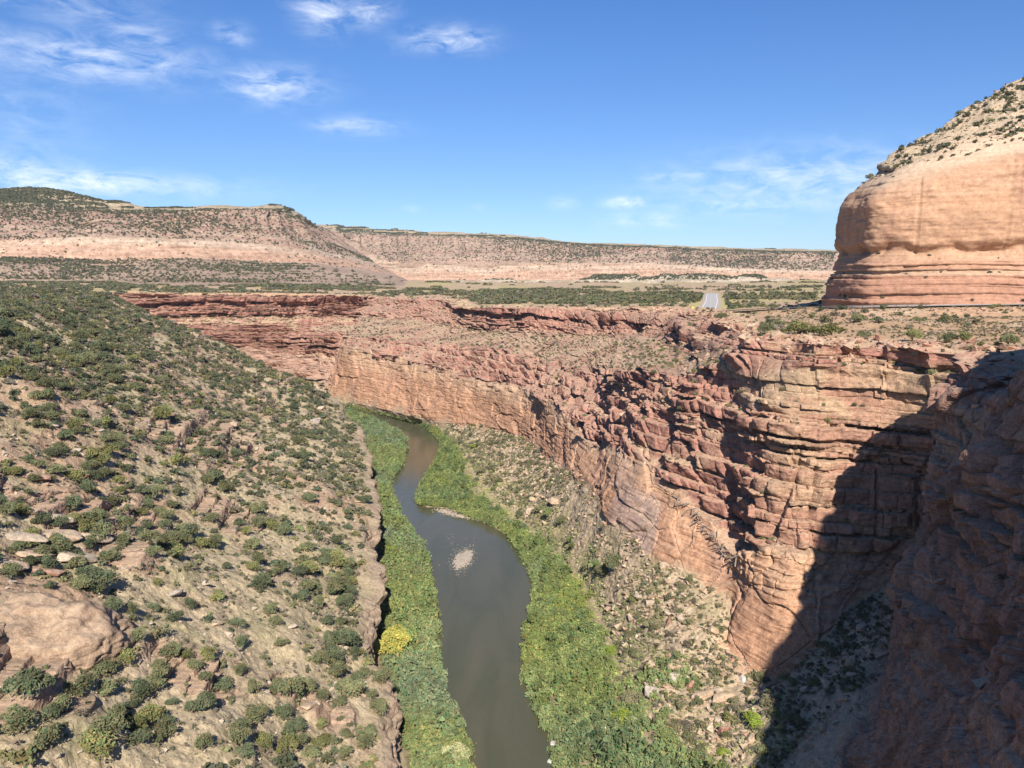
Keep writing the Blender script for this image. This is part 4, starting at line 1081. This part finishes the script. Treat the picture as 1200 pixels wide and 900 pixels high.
# the smooth outcrop and the slabs at the left edge
def outcrop():
    p = surf(RL, 66, 742); bm = bmesh.new(); bmesh.ops.create_icosphere(bm, subdivisions=6, radius=1)
    V = np.array([v.co[:] for v in bm.verts]); F = np.array([[v.index for v in f.verts] for f in bm.faces]); bm.free()
    V = np.sign(V) * np.abs(V) ** .8
    V = V * np.array([13.5, 9.5, 6.2])
    n = V / np.linalg.norm(V, axis=1, keepdims=True)
    V = V + n * (fbm(V[:, 0] / 6, V[:, 1] / 6, V[:, 2] / 5, 4, 851) * 1.1 + .55 * fbm((V[:, 0] + V[:, 2]) / 9, V[:, 1] / 7, (V[:, 2] - .35 * V[:, 0]) / .9, 4, 852) + .3 * fbm(V[:, 0] / 1.5, V[:, 1] / 1.5, V[:, 2] / 1.5, 3, 855) - .5 * (np.abs(vn(V[:, 0] / 5 + 3, V[:, 1] / 5, V[:, 2] / 9, 856)) < .035))[:, None]
    c = np.ones(V.shape) * np.array([.36, .245, .160]) * (1 + .14 * fbm(V[:, 0] / 5, V[:, 1] / 5, V[:, 2] / 2, 4, 853))[:, None]
    c = mixc(c, (.28, .165, .105), sstep(.1, .6, fbm(V[:, 0] / 3, V[:, 1] / 9, V[:, 2] / 2, 3, 854)) * .5)
    me = mesh_np('rock_outcrop', V, F, True, c); o = link('rock_outcrop', me, M_wall); o.location = p + np.array([-4.0, 2.0, -2.4]); o.rotation_euler = (0, R(16), R(25))
    tag(o, 'large smooth pale sandstone outcrop at the left edge of the hillside', 'rock outcrop')
outcrop()
SLB = [(25,600,5,'tan'), (62,612,5.5,'pale'), (98,612,3.6,'pale'), (30,632,6,'pale'), (72,632,6,'tan'), (112,632,5,'pale'), (40,652,5.5,'tan'), (85,655,6,'pale'), (12,668,5,'tan'), (55,672,4.2,'red'), (40,560,4.5,'red'), (95,560,3.6,'red'), (145,545,3.5,'tan')]
SW = ['leftmost of the top row of flat slabs', 'middle flat slab of the top row beside the dark pinyon', 'pale flat slab right of the dark pinyon', 'broad pale slab at the left edge in the second row', 'broad tan slab in the middle of the second row', 'pale slab at the right end of the second row', 'tan layered slab in the third row', 'pale layered slab right of centre in the third row', 'tan slab at the left edge right above the smooth outcrop', 'reddish block between the slabs and the smooth outcrop', 'red slab lying in the red soil above the slab stack', 'red slab among bushes above the dark pinyon', 'tan slab on the slope upper right of the slab stack']
for i, (px, py, s, tone) in enumerate(SLB):
    p = surf(RL, px, py); s *= .62
    o = boulder(p, s, tone, i + 3, SW[i] + ' on the left hillside', rot=(float(hsh(i, 1)) * .2 - .1, .22 + .1 * float(hsh(i, 2)), .35 + .5 * float(hsh(i, 3))), sc=(s * 1.25, s * .95, s * .5), name='rock_slab')

# gravel riffle in the river, white shingle at the point bar
def stones(name, cx, cy, wx, wy, n, seed, rot, lo, hi):
    rr = np.random.default_rng(seed); a = rr.normal(size=(n, 2)) * np.array([wx, wy]) * .5
    c, s = math.cos(rot), math.sin(rot); p = np.column_stack([cx + a[:, 0] * c - a[:, 1] * s, cy + a[:, 0] * s + a[:, 1] * c, np.full(n, .02)])
    col = np.array([(.44, .36, .27), (.36, .28, .21), (.52, .45, .36), (.28, .21, .16)])
    merge(name, PEB, p, lo + (hi - lo) * rr.random(n) ** 2, col[rr.integers(0, 4, n)], M_boulder, seed, np.full(n, .35))
M_shoal = plain_mat('wet_gravel', (.40, .32, .235), .6, 0, 2.5, .5)
q = Z(543, 655, 0)
tt, rr_ = np.meshgrid(np.linspace(0, 6.2832, 61), np.linspace(0, 1, 26), indexing='ij')
sx_, sy_ = np.cos(tt) * rr_ * (3.9 + .9 * vn(np.cos(tt) * 2 + 5, np.sin(tt) * 2)), np.sin(tt) * rr_ * (12 + 3 * vn(np.cos(tt) * 2, np.sin(tt) * 2 + 9))
Vs = np.stack([q[0] + sx_ + .06 * sy_, q[1] + sy_, .30 * (1 - rr_ ** 1.5) - .09 + .12 * fbm(sx_ / .8, sy_ / .8, 0, 4, 861)], -1)
tag(link('gravel_bar', mesh_np('gravel_bar', Vs.reshape(-1, 3), grid_faces(61, 26), True), M_shoal), kind='structure')
stones('river_stones', q[0], q[1], 3.6, 11.5, 1500, 61, R(-4), .06, .34)
q = Z(530, 638, 0); stones('river_stones', q[0], q[1], 2.0, 15, 120, 62, R(8), .06, .22)
tip = [Z(516, 597, 0), Z(532, 603, 0), Z(555, 607, 0)]
for k, (a, b_) in enumerate(zip(tip[:-1], tip[1:])):
    stones('shingle', (a[0] + b_[0]) / 2, (a[1] + b_[1]) / 2, abs(b_[0] - a[0]) * 1.0, 2.6, 420, 63 + k, math.atan2(b_[1] - a[1], b_[0] - a[0]), .2, .6)

# ------------------------------------------------------------------ guardrail, sign
def box(bm, c, s, rot=None):
    m = bmesh.ops.create_cube(bm, size=1)['verts']
    for v in m: v.co = Vector((v.co.x * s[0], v.co.y * s[1], v.co.z * s[2]))
    if rot is not None:
        for v in m: v.co = rot @ v.co
    for v in m: v.co += Vector(c)
def bm_obj(name, bm, mat, parent=None):
    me = bpy.data.meshes.new(name); bm.to_mesh(me); bm.free(); return link(name, me, mat, parent)
M_rail = plain_mat('weathered_guardrail', (.17, .13, .10), .7, .2)
M_post = plain_mat('rail_post_wood', (.12, .085, .06), .9)
sel = np.where((rc[:, 0] < 152) & (rc[:, 1] < 425))[0]
side = rc + rn * -5.4
if np.mean(np.hypot(side[sel, 0], side[sel, 1])) > np.mean(np.hypot(rc[sel, 0], rc[sel, 1])): side = rc + rn * 5.4
path = side[sel]; sd = np.concatenate([[0], np.cumsum(np.linalg.norm(np.diff(path, axis=0), axis=1))])
ge = bpy.data.objects.new('guardrail', None); COL.objects.link(ge); ge.location = path[0]
tag(ge, 'dark guardrail along the canyon side of the road bend', 'guardrail')
o0 = Vector(path[0]); NB = int(sd[-1] / 3.8)
prof = [(0, .45), (.06, .50), (.0, .58), (.06, .66), (0, .76), (-.03, .76), (-.03, .45)]
bm = bmesh.new(); prev = None
for k in range(NB * 2 + 1):
    t = sd[-1] * k / (NB * 2); q = Vector([np.interp(t, sd, path[:, a]) for a in range(3)]) - o0
    q2 = Vector([np.interp(min(t + .5, sd[-1]), sd, path[:, a]) for a in range(3)]) - o0; q1 = Vector([np.interp(max(t - .5, 0), sd, path[:, a]) for a in range(3)]) - o0
    tdir = (q2 - q1).normalized(); nd = Vector((tdir.y, -tdir.x, 0))
    ring = [bm.verts.new(q + nd * a + Vector((0, 0, b_ + .1))) for a, b_ in prof]
    if prev:
        for j in range(len(ring)): bm.faces.new((prev[j], prev[(j + 1) % 7], ring[(j + 1) % 7], ring[j]))
    prev = ring
bm_obj('rail', bm, M_rail, ge)
pm = None
for k in range(NB + 1):
    t = sd[-1] * k / NB; q = Vector([np.interp(t, sd, path[:, a]) for a in range(3)]) - o0
    if pm is None:
        bm = bmesh.new(); box(bm, (0, 0, .3), (.2, .2, 1.2)); bmesh.ops.bevel(bm, geom=bm.edges[:], offset=.02, segments=1, affect='EDGES')
        po = bm_obj('post', bm, M_post, ge); pm = po.data
    else: po = link('post', pm, None, ge)
    po.location = q
# yellow warning sign
def sign(px, py, yy):
    p = np.array(Y(px, py, yy)); p[2] = float(ground_z(np.array([p[0]]), np.array([p[1]]))[0])
    e = bpy.data.objects.new('road_sign', None); COL.objects.link(e); e.location = p
    tag(e, 'small yellow diamond warning sign beside the road bend', 'sign')
    bm = bmesh.new(); box(bm, (0, 0, 1.2), (.08, .08, 2.8)); bm_obj('post', bm, M_post, e)
    bm = bmesh.new(); from mathutils import Matrix
    box(bm, (0, -.06, 2.4), (.9, .03, .9), Matrix.Rotation(R(45), 3, 'Y')); bmesh.ops.bevel(bm, geom=[x_ for x_ in bm.edges if abs((x_.verts[0].co - x_.verts[1].co).y) > .02], offset=.06, segments=3, affect='EDGES')
    bm_obj('sign_panel', bm, plain_mat('sign_yellow', (.75, .55, .05), .5, 0, 1, .05), e)
sign(812, 360, 400)

# ------------------------------------------------------------------ timber scraps on the grey slab
M_wood = plain_mat('weathered_timber', (.20, .16, .125), .9, 0, 4, .4)
a = surf(RW, 793, 582); c2 = surf(RW, 868, 664)
e = bpy.data.objects.new('timber_wreck', None); COL.objects.link(e); e.location = a
tag(e, 'broken line of weathered timber clinging to the cliff along the grey slab', 'timber')
rr = random.Random(5); from mathutils import Euler
px0, py0, px1, py1 = 793, 582, 868, 664
for k in range(44):
    t = (k + rr.random()) / 44; q = surf(RW, px0 + (px1 - px0) * t + rr.uniform(-3, 3), py0 + (py1 - py0) * t + rr.uniform(-6, 6), 3) - a
    bm = bmesh.new(); L = rr.uniform(1.2, 3.2); w = rr.uniform(.18, .38)
    box(bm, (0, 0, 0), (L, w, w * .7)); bmesh.ops.bevel(bm, geom=bm.edges[:], offset=.03, segments=1, affect='EDGES')
    o = bm_obj('beam' if k % 3 else 'bracket', bm, M_wood, e); o.location = Vector(q) + Vector((-.5, -.5, .3))
    o.rotation_euler = (rr.uniform(-.5, .5), rr.uniform(-.9, .9), rr.uniform(-1.2, .4) + (1.2 if k % 3 == 0 else 0))

# ------------------------------------------------------------------ labels: tell look-alikes apart by their order in the row they stand in
ORD = ['leftmost', 'second from left', 'third from left', 'fourth from left', 'fifth from left', 'sixth from left', 'seventh from left', 'eighth from left', 'rightmost']
sets = {}
for o in COL.objects:
    if o.parent is None and 'label' in o and 'group' in o: sets.setdefault(o['label'], []).append(o)
def number(objs, extra):
    objs.sort(key=lambda o: float(project(np.array(o.location))[0])); n = len(objs)
    for k, o in enumerate(objs):
        wd = 'rightmost' if k == n - 1 else ORD[k]
        lab = f"{o['label']}, {extra}{wd}"
        if len(lab.replace(',', '').split()) <= 16: o['label'] = lab
for lab, objs in sets.items():
    n = len(objs)
    if n == 1: continue
    if n <= 9: number(objs, '')
    elif n <= 27:
        objs.sort(key=lambda o: float(project(np.array(o.location))[1])); c = (n + 2) // 3
        for k, wd in ((0, 'upper row '), (1, 'middle row '), (2, 'lower row ')):
            part_ = objs[k * c:(k + 1) * c]
            if part_: number(part_, wd)

# ------------------------------------------------------------------ sky, sun
w = bpy.data.worlds.new("World"); scene.world = w; w.use_nodes = True
nt_ = w.node_tree; nt_.nodes.clear()
class WT(NT):
    def __init__(s, t): s.t = t
b = WT(nt_)
el = math.asin(SUN[2]); az = math.atan2(SUN[0], SUN[1])
sky = b.n('ShaderNodeTexSky', sky_type='NISHITA', sun_disc=False, sun_elevation=el, sun_rotation=az % (2 * math.pi), altitude=1600, air_density=1.0, dust_density=.4, ozone_density=2.5)
dirn0 = b.n('ShaderNodeSeparateXYZ', {0: b.n('ShaderNodeTexCoord').outputs['Generated']}).outputs[2]
hs = b.mixc(1.0, sky.outputs[0], b.mixc(b.ramp(dirn0, .0, .38), (.84, .96, 1.16), (.54, .95, 1.42)), 'MULTIPLY')
dirn = b.n('ShaderNodeTexCoord').outputs['Generated']
sx = b.n('ShaderNodeSeparateXYZ', {0: dirn})
azn = b.math('ARCTAN2', sx.outputs[0], sx.outputs[1]); eln = b.math('ARCSINE', sx.outputs[2])
CL = [(100,66,90,18,.50), (165,46,30,13,.45), (20,70,50,10,.32), (20,140,50,50,.16), (75,212,120,10,.85), (20,205,60,16,.6), (378,10,24,18,.7), (432,14,22,12,.55), (322,100,40,15,.62), (352,108,12,12,.42), (272,40,16,10,.36), (520,46,42,11,.55), (420,148,34,8,.55), (735,237,20,5.5,.95), (660,238,14,6,.35), (935,212,110,26,.55), (880,240,80,8,.6), (800,207,40,5,.5), (755,258,42,8,.45), (559,242,8,3,.4), (480,245,10,3,.25), (90,5,60,18,.3), (1000,190,50,20,.3)]
tot = None
for px, py, wx, wy, s in CL:
    d = Vector(ray(px, py)).normalized(); a_, e_ = math.atan2(d.x, d.y), math.asin(d.z)
    q1 = b.math('MULTIPLY', b.math('SUBTRACT', azn, a_), FPX / wx); q2 = b.math('MULTIPLY', b.math('SUBTRACT', eln, e_), FPX / wy)
    g_ = b.math('MULTIPLY', b.math('EXPONENT', b.math('MULTIPLY', b.math('ADD', b.math('MULTIPLY', q1, q1), b.math('MULTIPLY', q2, q2)), -.8)), s)
    tot = g_ if tot is None else b.math('MAXIMUM', tot, g_)
cv = b.n('ShaderNodeCombineXYZ', {0: azn, 1: eln}).outputs[0]
rot = b.n('ShaderNodeMapping', {'Vector': cv, 'Rotation': (0, 0, R(-12)), 'Scale': (9, 26, 1)}).outputs[0]
nz1 = b.noise(rot, 2.3, 10, .66, .5)
nz2 = b.noise(cv, 7, 5, .6, .5)
den = b.math('MULTIPLY', tot, b.ramp(nz1, .38, .74, .0, 1.35))
den = b.math('MULTIPLY', den, b.ramp(nz2, .3, .6, .55, 1.15))
den = b.n('ShaderNodeClamp', {0: den}).outputs[0]
skyc = b.mixc(den, hs, (12.0, 12.5, 13.2))
bg = b.n('ShaderNodeBackground', {'Color': skyc, 'Strength': .066})
o = nt_.nodes.new('ShaderNodeOutputWorld'); nt_.links.new(bg.outputs[0], o.inputs[0])

sl = bpy.data.lights.new('sun', 'SUN'); sl.energy = 5.0; sl.angle = R(.53); sl.color = (1.0, .955, .88)
so = bpy.data.objects.new('sun', sl); COL.objects.link(so)
so.rotation_euler = Vector(-SUN).to_track_quat('-Z', 'Y').to_euler(); so.location = (0, 0, 400)

HAZE = 0.00004
if HAZE:
    bm = bmesh.new(); box(bm, (0, 0, 150), (64000, 64000, 404))
    hm = bpy.data.materials.new('haze_air'); hm.use_nodes = True; ht = hm.node_tree; ht.nodes.clear()
    pv = ht.nodes.new('ShaderNodeVolumePrincipled'); pv.inputs['Color'].default_value = (.86, .91, 1.0, 1); pv.inputs['Density'].default_value = HAZE; pv.inputs['Anisotropy'].default_value = .2
    ho = ht.nodes.new('ShaderNodeOutputMaterial'); ht.links.new(pv.outputs[0], ho.inputs['Volume'])
    tag(bm_obj('haze', bm, hm), kind='stuff')

# ------------------------------------------------------------------ camera, output
cd = bpy.data.cameras.new('camera'); cd.sensor_width = 36; cd.lens = 36 * FPX / 1200; cd.clip_end = 60000; cd.clip_start = .5
co = bpy.data.objects.new('camera', cd); COL.objects.link(co); co.location = (0, 0, CAM_Z); co.rotation_euler = (R(90) - PITCH, 0, 0)
scene.camera = co
vs = scene.view_settings; vs.view_transform = 'Standard'; vs.look = 'None'; vs.exposure = .69; vs.gamma = 1; vs.use_curve_mapping = False
cy = scene.cycles; cy.max_bounces = 5; cy.diffuse_bounces = 1; cy.glossy_bounces = 2; cy.transmission_bounces = 2; cy.transparent_max_bounces = 4; cy.volume_bounces = 0
